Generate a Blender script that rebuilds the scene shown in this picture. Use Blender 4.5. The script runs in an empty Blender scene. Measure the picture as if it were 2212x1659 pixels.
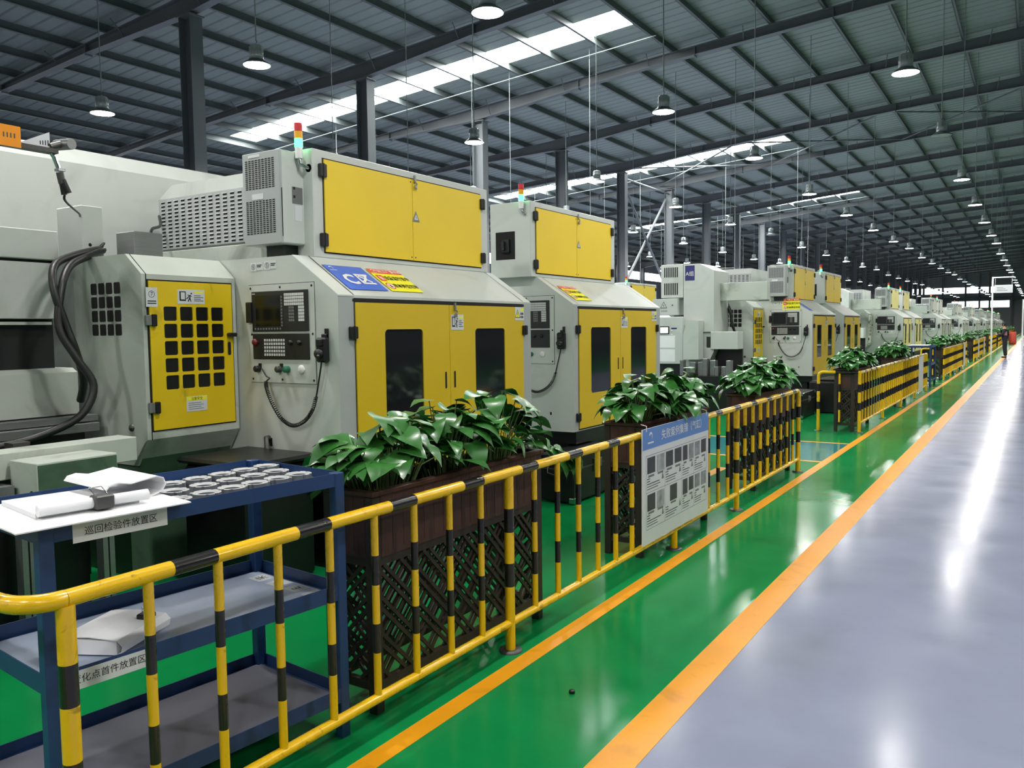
import bpy, math, random
from math import pi, sin, cos, radians
from mathutils import Vector, Matrix

sc = bpy.context.scene
COL = sc.collection

# ------------------------------------------------------------------ camera, world, exposure
cam_data = bpy.data.cameras.new('camera')
cam = bpy.data.objects.new('camera', cam_data)
COL.objects.link(cam)
cam_data.sensor_width = 36.0
cam_data.lens = 1780.0 / 2212.0 * 36.0
cam_data.clip_start = 0.05
cam_data.clip_end = 500
_dy = Vector((1134.0 / 1780.0, 132.5 / 1780.0, -1.0)).normalized()
_up = _dy.cross(Vector((134.0 / 1780.0, (829.5 - 709.5) / 1780.0, -1.0))).normalized()
if _up.y < 0:
    _up = -_up
_dx = _dy.cross(_up)
cam.matrix_world = Matrix(((*_dx, 0), (*_dy, 0), (*_up, 1.7), (0, 0, 0, 1)))
sc.camera = cam

world = bpy.data.worlds.new('world')
sc.world = world
world.use_nodes = True
world.node_tree.nodes['Background'].inputs[0].default_value = (0.75, 0.85, 1.0, 1)
world.node_tree.nodes['Background'].inputs[1].default_value = 0.3
sc.cycles.max_bounces = 5
sc.cycles.diffuse_bounces = 3
sc.cycles.glossy_bounces = 2
sc.cycles.transmission_bounces = 2
sc.cycles.caustics_reflective = False
sc.cycles.caustics_refractive = False
sc.view_settings.view_transform = 'Standard'
sc.view_settings.look = 'None'
sc.view_settings.gamma = 1.0
sc.view_settings.use_curve_mapping = False
sc.view_settings.exposure = 0.0
LAMP_E = 320.0
SKY_E = 42.0
WIN_E = 5.0


# ------------------------------------------------------------------ materials
def lin(c):
    return tuple((v / 255 / 12.92) if v / 255 <= 0.04045 else ((v / 255 + 0.055) / 1.055) ** 2.4 for v in c)


_mats = {}


def mat(name, rgb, rough=0.5, metal=0.0, var=0.06, scale=6.0, bump=0.0, bscale=40.0, coat=0.0, rvar=0.05, emit=0.0, spec=0.5, stretch=None, alpha=None):
    """procedural paint: base colour with soft noise wear, rough variation, optional bump"""
    if name in _mats:
        return _mats[name]
    m = bpy.data.materials.new(name)
    m.use_nodes = True
    nt = m.node_tree
    b = nt.nodes['Principled BSDF']
    c = lin(rgb)
    tc = nt.nodes.new('ShaderNodeTexCoord')
    src = tc.outputs['Object']
    if stretch:
        mp = nt.nodes.new('ShaderNodeMapping')
        mp.inputs['Scale'].default_value = stretch
        nt.links.new(src, mp.inputs[0])
        src = mp.outputs[0]
    n = nt.nodes.new('ShaderNodeTexNoise')
    n.inputs['Scale'].default_value = scale
    n.inputs['Detail'].default_value = 4
    nt.links.new(src, n.inputs['Vector'])
    mx = nt.nodes.new('ShaderNodeMix')
    mx.data_type = 'RGBA'
    mx.inputs[6].default_value = (*[max(0, v * (1 - var * 2)) for v in c], 1)
    mx.inputs[7].default_value = (*[min(1, v * (1 + var * 2)) for v in c], 1)
    nt.links.new(n.outputs['Fac'], mx.inputs[0])
    nt.links.new(mx.outputs[2], b.inputs['Base Color'])
    mr = nt.nodes.new('ShaderNodeMapRange')
    mr.inputs[3].default_value = max(0.02, rough - rvar)
    mr.inputs[4].default_value = min(1, rough + rvar)
    nt.links.new(n.outputs['Fac'], mr.inputs[0])
    nt.links.new(mr.outputs[0], b.inputs['Roughness'])
    b.inputs['Metallic'].default_value = metal
    b.inputs['Specular IOR Level'].default_value = spec
    b.inputs['Coat Weight'].default_value = coat
    b.inputs['Coat Roughness'].default_value = 0.1
    if bump:
        n2 = nt.nodes.new('ShaderNodeTexNoise')
        n2.inputs['Scale'].default_value = bscale
        n2.inputs['Detail'].default_value = 3
        nt.links.new(src, n2.inputs['Vector'])
        bp = nt.nodes.new('ShaderNodeBump')
        bp.inputs['Strength'].default_value = bump
        bp.inputs['Distance'].default_value = 0.01
        nt.links.new(n2.outputs['Fac'], bp.inputs['Height'])
        nt.links.new(bp.outputs[0], b.inputs['Normal'])
    if emit:
        b.inputs['Emission Color'].default_value = (*c, 1)
        b.inputs['Emission Strength'].default_value = emit
    _mats[name] = m
    return m


def dirty(m, dark=0.35, scale=2.2, lo=0.55, hi=0.8, dist=1.0):
    """grimy patches with a shape of their own over a paint"""
    nt = m.node_tree
    b = nt.nodes['Principled BSDF']
    link = b.inputs['Base Color'].links[0]
    prev = link.from_socket
    tc = nt.nodes.new('ShaderNodeTexCoord')
    n = nt.nodes.new('ShaderNodeTexNoise')
    n.inputs['Scale'].default_value = scale
    n.inputs['Detail'].default_value = 7
    n.inputs['Distortion'].default_value = dist
    nt.links.new(tc.outputs['Object'], n.inputs['Vector'])
    r = nt.nodes.new('ShaderNodeMapRange')
    r.inputs[1].default_value = lo
    r.inputs[2].default_value = hi
    nt.links.new(n.outputs['Fac'], r.inputs[0])
    mx = nt.nodes.new('ShaderNodeMix')
    mx.data_type = 'RGBA'
    mx.blend_type = 'MULTIPLY'
    mx.inputs[7].default_value = (dark, dark, dark * 0.95, 1)
    nt.links.new(r.outputs[0], mx.inputs[0])
    nt.links.new(prev, mx.inputs[6])
    nt.links.new(mx.outputs[2], b.inputs['Base Color'])
    return m


M_GREEN = dirty(mat('green_epoxy', (14, 128, 66), 0.17, var=0.07, scale=2.2, bump=0.025, bscale=30, rvar=0.09, spec=0.08), 0.72, 0.9, 0.52, 0.8)
M_AISLE = dirty(mat('grey_blue_epoxy', (134, 140, 160), 0.17, var=0.05, scale=2.6, bump=0.02, bscale=45, rvar=0.1, spec=0.04), 0.82, 0.7, 0.5, 0.8)
M_TEAL = mat('teal_epoxy', (50, 132, 132), 0.1, var=0.06, bump=0.05, bscale=14)
M_LINE = dirty(mat('orange_line_paint', (226, 152, 8), 0.42, var=0.05, scale=4), 0.75, 5, 0.55, 0.8)
M_PAINT = dirty(mat('pale_machine_paint', (196, 202, 196), 0.42, var=0.03, scale=3), 0.72, 1.5, 0.56, 0.85)
M_PAINT2 = mat('grey_machine_trim', (168, 173, 172), 0.38, var=0.04, scale=4)
M_WORN = dirty(mat('worn_machine_paint', (186, 194, 184), 0.5, var=0.06, scale=3), 0.45, 2.0, 0.5, 0.75)
M_YEL = mat('machine_yellow', (238, 204, 36), 0.45, var=0.03, scale=2)
M_YEL_SHADE = mat('shaded_door_yellow', (212, 180, 26), 0.45, var=0.05, scale=1.2)  # machine yellow darkened: weaker light on the lower doors put into the colour
M_YEL_OLD = dirty(mat('worn_machine_yellow', (228, 196, 12), 0.45, var=0.04, scale=3), 0.5, 3.0, 0.6, 0.75)
M_YEL_PALE = mat('pale_machine_yellow', (232, 222, 140), 0.45, var=0.03)
M_CREAM = mat('cream_machine_paint', (214, 214, 196), 0.45, var=0.03)
M_BLACK = mat('black_plastic', (22, 23, 24), 0.4, var=0.1)
M_SEAM = mat('black_gap', (12, 12, 12), 0.8)
M_DKBASE = mat('black_oily_steel', (16, 17, 18), 0.35, var=0.3, scale=5, bump=0.1)
M_DKGREEN = dirty(mat('dark_green_paint', (74, 100, 80), 0.5, var=0.05), 0.5, 3)
M_GLASS = mat('dark_door_glass', (30, 31, 36), 0.08, var=0.2, scale=1.5, spec=0.9)
M_PANEL = mat('control_black', (30, 32, 33), 0.45, var=0.08)
M_SCREEN = mat('off_screen', (20, 23, 22), 0.15, var=0.1)
M_KEY = mat('key_white', (205, 208, 205), 0.5)
M_KEYDIM = mat('key_grey', (110, 113, 112), 0.5)
M_RED = mat('red_plastic', (190, 36, 44), 0.35)
M_DKRED = mat('dark_red_button', (110, 30, 36), 0.4)
M_GRNBTN = mat('green_button', (40, 110, 84), 0.4)
M_WHITE = mat('white_plastic', (232, 233, 230), 0.5, var=0.02)
M_PAPER = mat('paper_white', (240, 241, 243), 0.7, var=0.02)
M_PAPER2 = mat('laminated_label', (212, 216, 218), 0.3, var=0.03)
M_INK = mat('black_ink', (18, 18, 18), 0.7)
M_INKGREY = mat('grey_ink', (90, 92, 94), 0.7)
M_BLUESIGN = mat('blue_sign', (52, 104, 208), 0.4, var=0.02)
M_NAVY = mat('navy_sign', (48, 50, 110), 0.45, var=0.03)
M_YELSIGN = mat('lemon_sign', (246, 242, 44), 0.4, var=0.02)
M_REDSIGN = mat('red_sign', (220, 62, 52), 0.4, var=0.02)
M_ORANGE = mat('orange_sign', (240, 150, 20), 0.4, var=0.02)
M_CHROME = mat('chrome', (200, 202, 204), 0.18, 1.0, var=0.04)
M_STEEL = mat('brushed_steel', (150, 153, 152), 0.4, 0.8, var=0.08, stretch=(1, 1, 12))
M_DKSTEEL = mat('dark_steel', (88, 88, 86), 0.45, 0.6, var=0.12)
M_HOSE = mat('black_hose', (24, 27, 25), 0.45, var=0.1)
M_RYEL = mat('barrier_yellow', (232, 186, 12), 0.28, var=0.05, scale=9, coat=0.3)
M_RBLK = mat('barrier_black', (26, 22, 24), 0.28, var=0.1, scale=9, coat=0.3)
M_RYEL = dirty(M_RYEL, 0.45, 14, 0.62, 0.72)
M_WOOD = dirty(mat('dark_stained_wood', (66, 38, 32), 0.5, var=0.16, scale=7, stretch=(1, 1, 0.25), bump=0.2, bscale=60), 0.6, 6)
M_WOOD2 = mat('black_stained_wood', (42, 32, 29), 0.5, var=0.2, scale=9)
M_BLUE = dirty(mat('trolley_blue', (30, 60, 104), 0.4, var=0.07, scale=5), 0.7, 6)
M_SHEET = dirty(mat('tray_liner', (166, 178, 200), 0.3, var=0.08, scale=3), 0.8, 3)
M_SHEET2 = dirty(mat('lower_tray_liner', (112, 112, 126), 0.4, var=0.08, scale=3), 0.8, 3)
M_RING = mat('machined_ring_side', (112, 116, 120), 0.45, 0.3, var=0.1)
M_RINGTOP = mat('machined_ring_face', (222, 224, 226), 0.3, 0.35, var=0.06)
M_SOIL = mat('soil', (38, 30, 24), 0.9, var=0.3, scale=30)
M_STEM = mat('plant_stem', (96, 122, 70), 0.5, var=0.1)
M_ROOF = mat('grey_roof_sheet', (138, 147, 141), 0.6, var=0.06, scale=0.6)
M_RIB = mat('roof_rib', (126, 134, 129), 0.6)
M_STRUCT = mat('dark_grey_steelwork', (112, 114, 116), 0.55, var=0.05, scale=1.5)
M_PURL = mat('purlin_steel', (92, 97, 96), 0.5, var=0.05)
M_WALL = mat('grey_cladding', (150, 153, 156), 0.6, var=0.05, scale=0.5, stretch=(3, 3, 0.1))
M_LAMPBODY = mat('lamp_aluminium', (196, 200, 198), 0.35, 0.3, var=0.06)
M_LAMPSHADE = mat('lamp_shade', (120, 125, 124), 0.35, 0.3, var=0.06)
M_LENS = mat('lamp_lens', (255, 252, 248), 0.4, var=0.0, emit=LAMP_E)
M_LENS_OFF = mat('lamp_lens_off', (170, 175, 175), 0.4)
M_CORD = mat('lamp_cord', (150, 156, 152), 0.5)
M_SKYL = mat('skylight_panel', (243, 250, 250), 0.5, var=0.0, emit=SKY_E)
M_WINDOW = mat('daylight_pane', (245, 250, 250), 0.3, var=0.0, emit=WIN_E)
M_TGREEN = mat('lit_green_lens', (60, 255, 130), 0.3, var=0.0, emit=7.0)
M_TGOFF = mat('green_lens', (30, 120, 70), 0.3)
M_TYEL = mat('amber_lens', (240, 170, 10), 0.3)
M_TRED = mat('red_lens', (205, 40, 50), 0.3)
M_TREDON = mat('lit_red_lens', (255, 30, 70), 0.3, var=0.0, emit=9.0)
M_LCD = mat('lit_touch_screen', (235, 240, 245), 0.3, var=0.0, emit=0.6)
M_SKIN = mat('skin', (190, 140, 115), 0.6)
M_HAIR = mat('black_hair', (20, 18, 18), 0.6)
M_OVERALL = mat('navy_workwear', (24, 27, 38), 0.8, var=0.12, scale=12)
M_REDDRUM = mat('orange_red_cover', (196, 74, 54), 0.6)


def leaf_material():
    m = mat('pothos_leaf', (50, 110, 44), 0.34, var=0.3, scale=12, coat=0.12, spec=0.5)
    return m


M_LEAF = leaf_material()


# ------------------------------------------------------------------ mesh builder
class MB:
    def __init__(self):
        self.v, self.f, self.m, self.s, self.mats = [], [], [], [], []

    def mi(self, m):
        if m not in self.mats:
            self.mats.append(m)
        return self.mats.index(m)

    def add(self, vs, fs, m, smooth=False):
        o = len(self.v)
        self.v += [tuple(p) for p in vs]
        i = self.mi(m)
        for f in fs:
            self.f.append([o + k for k in f])
            self.m.append(i)
            self.s.append(smooth)

    def box(self, x0, x1, y0, y1, z0, z1, m, bev=0.0):
        x0, x1 = min(x0, x1), max(x0, x1)
        y0, y1 = min(y0, y1), max(y0, y1)
        z0, z1 = min(z0, z1), max(z0, z1)
        if bev:
            b = min(bev, (x1 - x0) / 2.1, (y1 - y0) / 2.1, (z1 - z0) / 2.1)
            vs, idx = [], {}
            for ix, (xa, sx) in enumerate(((x0, 1), (x1, -1))):
                for iy, (ya, sy) in enumerate(((y0, 1), (y1, -1))):
                    for iz, (za, sz) in enumerate(((z0, 1), (z1, -1))):
                        for ax in range(3):
                            p = [xa + sx * b, ya + sy * b, za + sz * b]
                            p[ax] = (xa, ya, za)[ax]
                            idx[ix, iy, iz, ax] = len(vs)
                            vs.append(p)
            fs = []
            for ax in range(3):
                o = [a for a in range(3) if a != ax]
                for s in (0, 1):
                    q = []
                    for a, c in ((0, 0), (1, 0), (1, 1), (0, 1)):
                        k = [0, 0, 0]
                        k[ax], k[o[0]], k[o[1]] = s, a, c
                        q.append(idx[(*k, ax)])
                    flip = (s == 0) ^ (ax == 1)
                    fs.append(q[::-1] if flip else q)
                # edges parallel to ax
                for a in (0, 1):
                    for c in (0, 1):
                        k0, k1 = [0, 0, 0], [0, 0, 0]
                        k0[o[0]] = k1[o[0]] = a
                        k0[o[1]] = k1[o[1]] = c
                        k0[ax], k1[ax] = 0, 1
                        fs.append([idx[(*k0, o[0])], idx[(*k1, o[0])], idx[(*k1, o[1])], idx[(*k0, o[1])]])
            for ix in (0, 1):
                for iy in (0, 1):
                    for iz in (0, 1):
                        fs.append([idx[ix, iy, iz, a] for a in range(3)])
            self.add(vs, fs, m)
            return
        vs = [(x0, y0, z0), (x1, y0, z0), (x1, y1, z0), (x0, y1, z0), (x0, y0, z1), (x1, y0, z1), (x1, y1, z1), (x0, y1, z1)]
        self.add(vs, [(0, 3, 2, 1), (4, 5, 6, 7), (0, 1, 5, 4), (1, 2, 6, 5), (2, 3, 7, 6), (3, 0, 4, 7)], m)

    def prism(self, poly, a, b, m, axis='y'):
        """poly in the plane across axis: axis y -> (x,z); x -> (y,z); z -> (x,y)"""
        n = len(poly)
        f = {'y': lambda p, t: (p[0], t, p[1]), 'x': lambda p, t: (t, p[0], p[1]), 'z': lambda p, t: (p[0], p[1], t)}[axis]
        vs = [f(p, a) for p in poly] + [f(p, b) for p in poly]
        fs = [tuple(range(n)), tuple(range(2 * n - 1, n - 1, -1))]
        fs += [(i, i + n, (i + 1) % n + n, (i + 1) % n) for i in range(n)]
        self.add(vs, fs, m)

    def quad(self, p, m):
        self.add(p, [tuple(range(len(p)))], m)

    def tube(self, path, r, m, seg=10, caps=True, r2=None):
        path = [Vector(p) for p in path]
        n = len(path)
        vs, fs = [], []
        t = (path[1] - path[0]).normalized()
        ref = Vector((0, 0, 1)) if abs(t.z) < 0.9 else Vector((1, 0, 0))
        u = t.cross(ref).normalized()
        for i, p in enumerate(path):
            if i == 0:
                t = path[1] - path[0]
            elif i == n - 1:
                t = path[-1] - path[-2]
            else:
                t = (path[i + 1] - p).normalized() + (p - path[i - 1]).normalized()
            t.normalize()
            u = (u - t * u.dot(t)).normalized()
            w = t.cross(u)
            rr = r if r2 is None else r + (r2 - r) * i / (n - 1)
            for k in range(seg):
                a = 2 * pi * k / seg
                vs.append(p + (u * cos(a) + w * sin(a)) * rr)
        for i in range(n - 1):
            for k in range(seg):
                k2 = (k + 1) % seg
                fs.append((i * seg + k, i * seg + k2, (i + 1) * seg + k2, (i + 1) * seg + k))
        self.add(vs, fs, m, True)
        if caps:
            self.add(vs[:seg], [tuple(range(seg - 1, -1, -1))], m)
            self.add(vs[-seg:], [tuple(range(seg))], m)

    def lathe(self, prof, m, c=(0, 0, 0), seg=20, axis='z', smooth=True):
        """prof: list of (r, h) about axis through c"""
        vs, fs = [], []
        n = len(prof)
        for k in range(seg):
            a = 2 * pi * k / seg
            for r, h in prof:
                p = {'z': (r * cos(a), r * sin(a), h), 'y': (r * cos(a), h, r * sin(a)), 'x': (h, r * cos(a), r * sin(a))}[axis]
                vs.append((p[0] + c[0], p[1] + c[1], p[2] + c[2]))
        for k in range(seg):
            k2 = (k + 1) % seg
            for i in range(n - 1):
                fs.append((k * n + i, k2 * n + i, k2 * n + i + 1, k * n + i + 1))
        self.add(vs, fs, m, smooth)

    def disc(self, c, r, m, axis='z', seg=20):
        vs = []
        for k in range(seg):
            a = 2 * pi * k / seg
            d = {'z': (cos(a), sin(a), 0), 'y': (cos(a), 0, sin(a)), 'x': (0, cos(a), sin(a))}[axis]
            vs.append((c[0] + r * d[0], c[1] + r * d[1], c[2] + r * d[2]))
        self.add(vs, [tuple(range(seg))], m)

    def plate(self, org, u, v, w, h, holes, thick, m, k=6):
        """plate w x h with non-overlapping rounded holes (x0,x1,y0,y1,r) laid on a grid: built of cells around the holes"""
        org, u, v = Vector(org), Vector(u).normalized(), Vector(v).normalized()
        nn = u.cross(v)
        xs = sorted({0.0, w} | {0.5 * (a[1] + b[0]) for a in holes for b in holes if a[1] < b[0] and not any(a[1] < c[0] < b[0] - 1e-6 for c in holes)})
        ys = sorted({0.0, h} | {0.5 * (a[3] + b[2]) for a in holes for b in holes if a[3] < b[2] and not any(a[3] < c[2] < b[2] - 1e-6 for c in holes)})
        P = lambda x, y, d: org + u * x + v * y + nn * d
        for i in range(len(xs) - 1):
            for j in range(len(ys) - 1):
                X0, X1, Y0, Y1 = xs[i], xs[i + 1], ys[j], ys[j + 1]
                hh = [q for q in holes if X0 <= q[0] and q[1] <= X1 and Y0 <= q[2] and q[3] <= Y1]
                if not hh:
                    self.add([P(X0, Y0, 0), P(X1, Y0, 0), P(X1, Y1, 0), P(X0, Y1, 0)], [(0, 1, 2, 3)], m)
                    continue
                x0, x1, y0, y1, r = hh[0]
                inn, out = [], []
                for (cx, cy, a0, ox, oy) in ((x1 - r, y0 + r, -90, X1, Y0), (x1 - r, y1 - r, 0, X1, Y1), (x0 + r, y1 - r, 90, X0, Y1), (x0 + r, y0 + r, 180, X0, Y0)):
                    for q in range(k + 1):
                        a = radians(a0 + 90 * q / k)
                        ix, iy = cx + r * cos(a), cy + r * sin(a)
                        inn.append((ix, iy))
                        tt = q / k
                        if a0 in (-90, 90):
                            p0, p1 = (cx, oy), (ox, cy)
                        else:
                            p0, p1 = (ox, cy), (cx, oy)
                        if tt <= 0.5:
                            s = tt * 2
                            out.append((p0[0] + (ox - p0[0]) * s, p0[1] + (oy - p0[1]) * s))
                        else:
                            s = tt * 2 - 1
                            out.append((ox + (p1[0] - ox) * s, oy + (p1[1] - oy) * s))
                n = len(inn)
                vs = [P(*q, 0) for q in inn] + [P(*q, 0) for q in out] + [P(*q, -thick) for q in inn]
                fs = [(a, n + a, n + (a + 1) % n, (a + 1) % n) for a in range(n)] + [(2 * n + a, a, (a + 1) % n, 2 * n + (a + 1) % n) for a in range(n)]
                self.add(vs, fs, m)
        c = [P(0, 0, 0), P(w, 0, 0), P(w, h, 0), P(0, h, 0), P(0, 0, -thick), P(w, 0, -thick), P(w, h, -thick), P(0, h, -thick)]
        self.add(c, [(0, 4, 5, 1), (1, 5, 6, 2), (2, 6, 7, 3), (3, 7, 4, 0)], m)

    def rrect(self, org, u, v, w, h, r, m, d=0.0, k=4):
        org, u, v = Vector(org), Vector(u).normalized(), Vector(v).normalized()
        nn = u.cross(v)
        pts = []
        for (cx, cy, a0) in ((w - r, r, -90), (w - r, h - r, 0), (r, h - r, 90), (r, r, 180)):
            for q in range(k + 1):
                a = radians(a0 + 90 * q / k)
                pts.append(org + u * (cx + r * cos(a)) + v * (cy + r * sin(a)) + nn * d)
        self.add(pts, [tuple(range(len(pts)))], m)

    def card(self, org, u, v, w, h, m, t=0.002):
        """thin slab lying on a surface, org = lower corner, raised by t along u x v"""
        org, u, v = Vector(org), Vector(u).normalized(), Vector(v).normalized()
        n = u.cross(v) * t
        a = [org, org + u * w, org + u * w + v * h, org + v * h]
        self.add(a + [p + n for p in a], [(4, 5, 6, 7), (0, 1, 5, 4), (1, 2, 6, 5), (2, 3, 7, 6), (3, 0, 4, 7)], m)

    def text(self, body, org, u, v, size, m, t=0.003, align='CENTER', sx=1.0, bold=0.0):
        me = text_mesh(body, align, bold)
        org, u, v = Vector(org), Vector(u).normalized(), Vector(v).normalized()
        n = u.cross(v) * t
        self.add([org + u * (p[0] * size * sx) + v * (p[1] * size) + n for p in me[0]], me[1], m)

    def build(self, name, parent=None, loc=None, rotz=None):
        me = bpy.data.meshes.new(name)
        me.from_pydata([tuple(p) for p in self.v], [], self.f)
        for m in self.mats:
            me.materials.append(m)
        me.polygons.foreach_set('material_index', self.m)
        me.polygons.foreach_set('use_smooth', self.s)
        me.update()
        o = bpy.data.objects.new(name, me)
        COL.objects.link(o)
        if parent:
            o.parent = parent
        if loc:
            o.location = loc
        if rotz is not None:
            o.rotation_euler.z = rotz
        return o


_txt = {}


def text_mesh(body, align, bold=0.0):
    key = (body, align, bold)
    if key not in _txt:
        cu = bpy.data.curves.new('lettering', 'FONT')
        cu.body = body
        cu.align_x = align
        cu.align_y = 'CENTER'
        cu.size = 1.0
        cu.resolution_u = 2
        cu.offset = bold
        ob = bpy.data.objects.new('lettering', cu)
        COL.objects.link(ob)
        dg = bpy.context.evaluated_depsgraph_get()
        me = ob.evaluated_get(dg).to_mesh()
        _txt[key] = ([tuple(v.co) for v in me.vertices], [tuple(p.vertices) for p in me.polygons])
        ob.evaluated_get(dg).to_mesh_clear()
        bpy.data.objects.remove(ob)
        bpy.data.curves.remove(cu)
    return _txt[key]


# ------------------------------------------------------------------ scene-graph helpers
def tag(o, label, cat, group=None, kind=None):
    o['label'] = label
    o['category'] = cat
    if group:
        o['group'] = group
    if kind:
        o['kind'] = kind
    return o


def struct(o, label=None):
    o['kind'] = 'structure'
    if label:
        o['label'] = label
    return o


def thing(name, label, cat, loc=(0, 0, 0), rotz=0.0, group=None):
    o = bpy.data.objects.new(name, None)
    COL.objects.link(o)
    o.location = loc
    o.rotation_euler.z = rotz
    o.empty_display_size = 0.1
    return tag(o, label, cat, group)


def kids(o):
    return [c for c in bpy.data.objects if c.parent == o]


_kids = {}


def tree(o):
    """children lists of a finished prototype"""
    if o.name not in _kids:
        _kids[o.name] = [(c, tree(c)) for c in kids(o)]
    return _kids[o.name]


def dup(o, loc=None, label=None, group=None, rotz=None, swap=None, skip=(), cache={}):
    def cp(src, sub, par):
        c = src.copy()
        if swap and src.data and any(m in swap for m in src.data.materials):
            key = (src.data.name, tuple(sorted((a.name, b.name) for a, b in swap.items())))
            if key not in cache:
                d = src.data.copy()
                for i, m in enumerate(d.materials):
                    if m in swap:
                        d.materials[i] = swap[m]
                cache[key] = d
            c.data = cache[key]
        COL.objects.link(c)
        c.parent = par
        for s, ss in sub:
            if s.name.split('.')[0] not in skip:
                cp(s, ss, c)
        return c
    r = cp(o, tree(o), None)
    if loc:
        r.location = loc
    if rotz is not None:
        r.rotation_euler.z = rotz
    if label:
        r['label'] = label
    if group:
        r['group'] = group
    return r


ORD = ['first', 'second', 'third', 'fourth', 'fifth', 'sixth', 'seventh', 'eighth', 'ninth', 'tenth', 'eleventh', 'twelfth', 'thirteenth', 'fourteenth', 'fifteenth', 'sixteenth', 'seventeenth', 'eighteenth', 'nineteenth', 'twentieth',
       'twenty-first', 'twenty-second', 'twenty-third', 'twenty-fourth', 'twenty-fifth', 'twenty-sixth', 'twenty-seventh', 'twenty-eighth']
UX, UY, UZ = (1, 0, 0), (0, 1, 0), (0, 0, 1)
NX = (-1, 0, 0)
NY = (0, -1, 0)

# ------------------------------------------------------------------ setting: floor, roof, walls, steelwork
YN, YF = -12.0, 162.6
XL, XR = -34.5, 34.5
XB0, XB1 = -1.44, -1.27
b = MB(); b.box(XL, -7.0, YN, YF, -0.2, 0, M_AISLE); struct(b.build('floor'))
b = MB(); b.box(-7.0, XB0 + 0.05, YN, YF, -0.2, 0, M_GREEN); struct(b.build('floor'), 'glossy green epoxy floor under the machines')
b = MB(); b.box(XB0 + 0.05, 6.0, YN, YF, -0.2, 0, M_AISLE); struct(b.build('floor'), 'glossy grey-blue epoxy aisle')
b = MB(); b.box(6.0, XR, YN, YF, -0.2, 0, M_GREEN); struct(b.build('floor'))
b = MB(); b.box(XB0, XB1, YN, YF, 0, 0.0015, M_LINE); struct(b.build('floor_marking'), 'orange line along the grey-blue aisle')
b = MB(); b.box(-2.23, -2.13, YN, YF, 0, 0.0015, M_LINE); struct(b.build('floor_marking'), 'orange line along the barriers')
for yy in (10.62, 12.42):
    b = MB(); b.box(-4.3, -2.23, yy, yy + 0.08, 0, 0.0015, M_LINE); struct(b.build('floor_marking'))
b = MB(); b.box(-4.3, -2.23, 10.70, 12.42, 0, 0.001, M_TEAL); struct(b.build('floor_marking'), 'teal painted crossing between two orange lines')
b = MB(); b.box(-3.22, -3.1, 8.2, 9.7, 0, 0.0015, M_LINE); struct(b.build('floor_marking'))
for g in (1, 2, 3):
    for yy in (10.62, 12.42):
        b = MB(); b.box(-4.3, -2.23, yy + 14 * g, yy + 14 * g + 0.08, 0, 0.0015, M_LINE); struct(b.build('floor_marking'))

RZ = lambda x: 11.15 - 0.077 * abs(x)
BAYS = [0.8 + 6 * k for k in range(-1, 28)]        # rafter lines


def roof_part(x0, x1, y0, y1):
    b = MB()
    for s, in ((1,),):
        z0, z1 = RZ(x0), RZ(x1)
        b.add([(x0, y0, z0), (x1, y0, z1), (x1, y1, z1), (x0, y1, z0), (x0, y0, z0 + .08), (x1, y0, z1 + .08), (x1, y1, z1 + .08), (x0, y1, z0 + .08)],
              [(0, 1, 2, 3), (7, 6, 5, 4), (0, 4, 5, 1), (1, 5, 6, 2), (2, 6, 7, 3), (3, 7, 4, 0)], M_ROOF)
    n = int((y1 - y0) / 0.41)
    for i in range(n):                               # ribs of the sheeting
        y = y0 + 0.2 + i * 0.41
        b.add([(x0, y, z0), (x0, y + .05, z0 - .018), (x0, y + .1, z0), (x1, y, z1), (x1, y + .05, z1 - .018), (x1, y + .1, z1)], [(0, 3, 4, 1), (1, 4, 5, 2)], M_RIB)
    return struct(b.build('ceiling'))


SKY = [21.15 + 18 * k for k in range(0, 3)]          # skylight strips, every third bay
SX0, SX1 = -26.0, -9.8
edges = [YN]
for s in SKY:
    edges += [s, s + 1.25]
edges.append(YF)
for i in range(len(edges) - 1):
    if i % 2 == 0:
        roof_part(XL, 0, edges[i], edges[i + 1])
    else:
        roof_part(XL, SX0, edges[i], edges[i + 1])
        roof_part(SX1, 0, edges[i], edges[i + 1])
        b = MB()
        b.add([(SX0, edges[i], RZ(SX0) + .03), (SX1, edges[i], RZ(SX1) + .03), (SX1, edges[i + 1], RZ(SX1) + .03), (SX0, edges[i + 1], RZ(SX0) + .03)], [(0, 1, 2, 3)], M_SKYL)
        struct(b.build('window_%d' % (i // 2 + 1)), 'long bright skylight strip across the roof')
b = MB(); b.add([(0, YN, RZ(0)), (XR, YN, RZ(XR)), (XR, YF, RZ(XR)), (0, YF, RZ(0))], [(0, 1, 2, 3)], M_ROOF); struct(b.build('ceiling'))

# purlins: Z-shaped steel running the length of the roof
for k in range(23):
    x = -0.75 - 1.5 * k
    z = RZ(x)
    b = MB(); b.box(x - .012, x + .012, YN, YF, z - 0.22, z, M_PURL); b.box(x, x + .07, YN, YF, z - 0.22, z - 0.2, M_PURL)
    struct(b.build('purlin_beam'))

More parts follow.
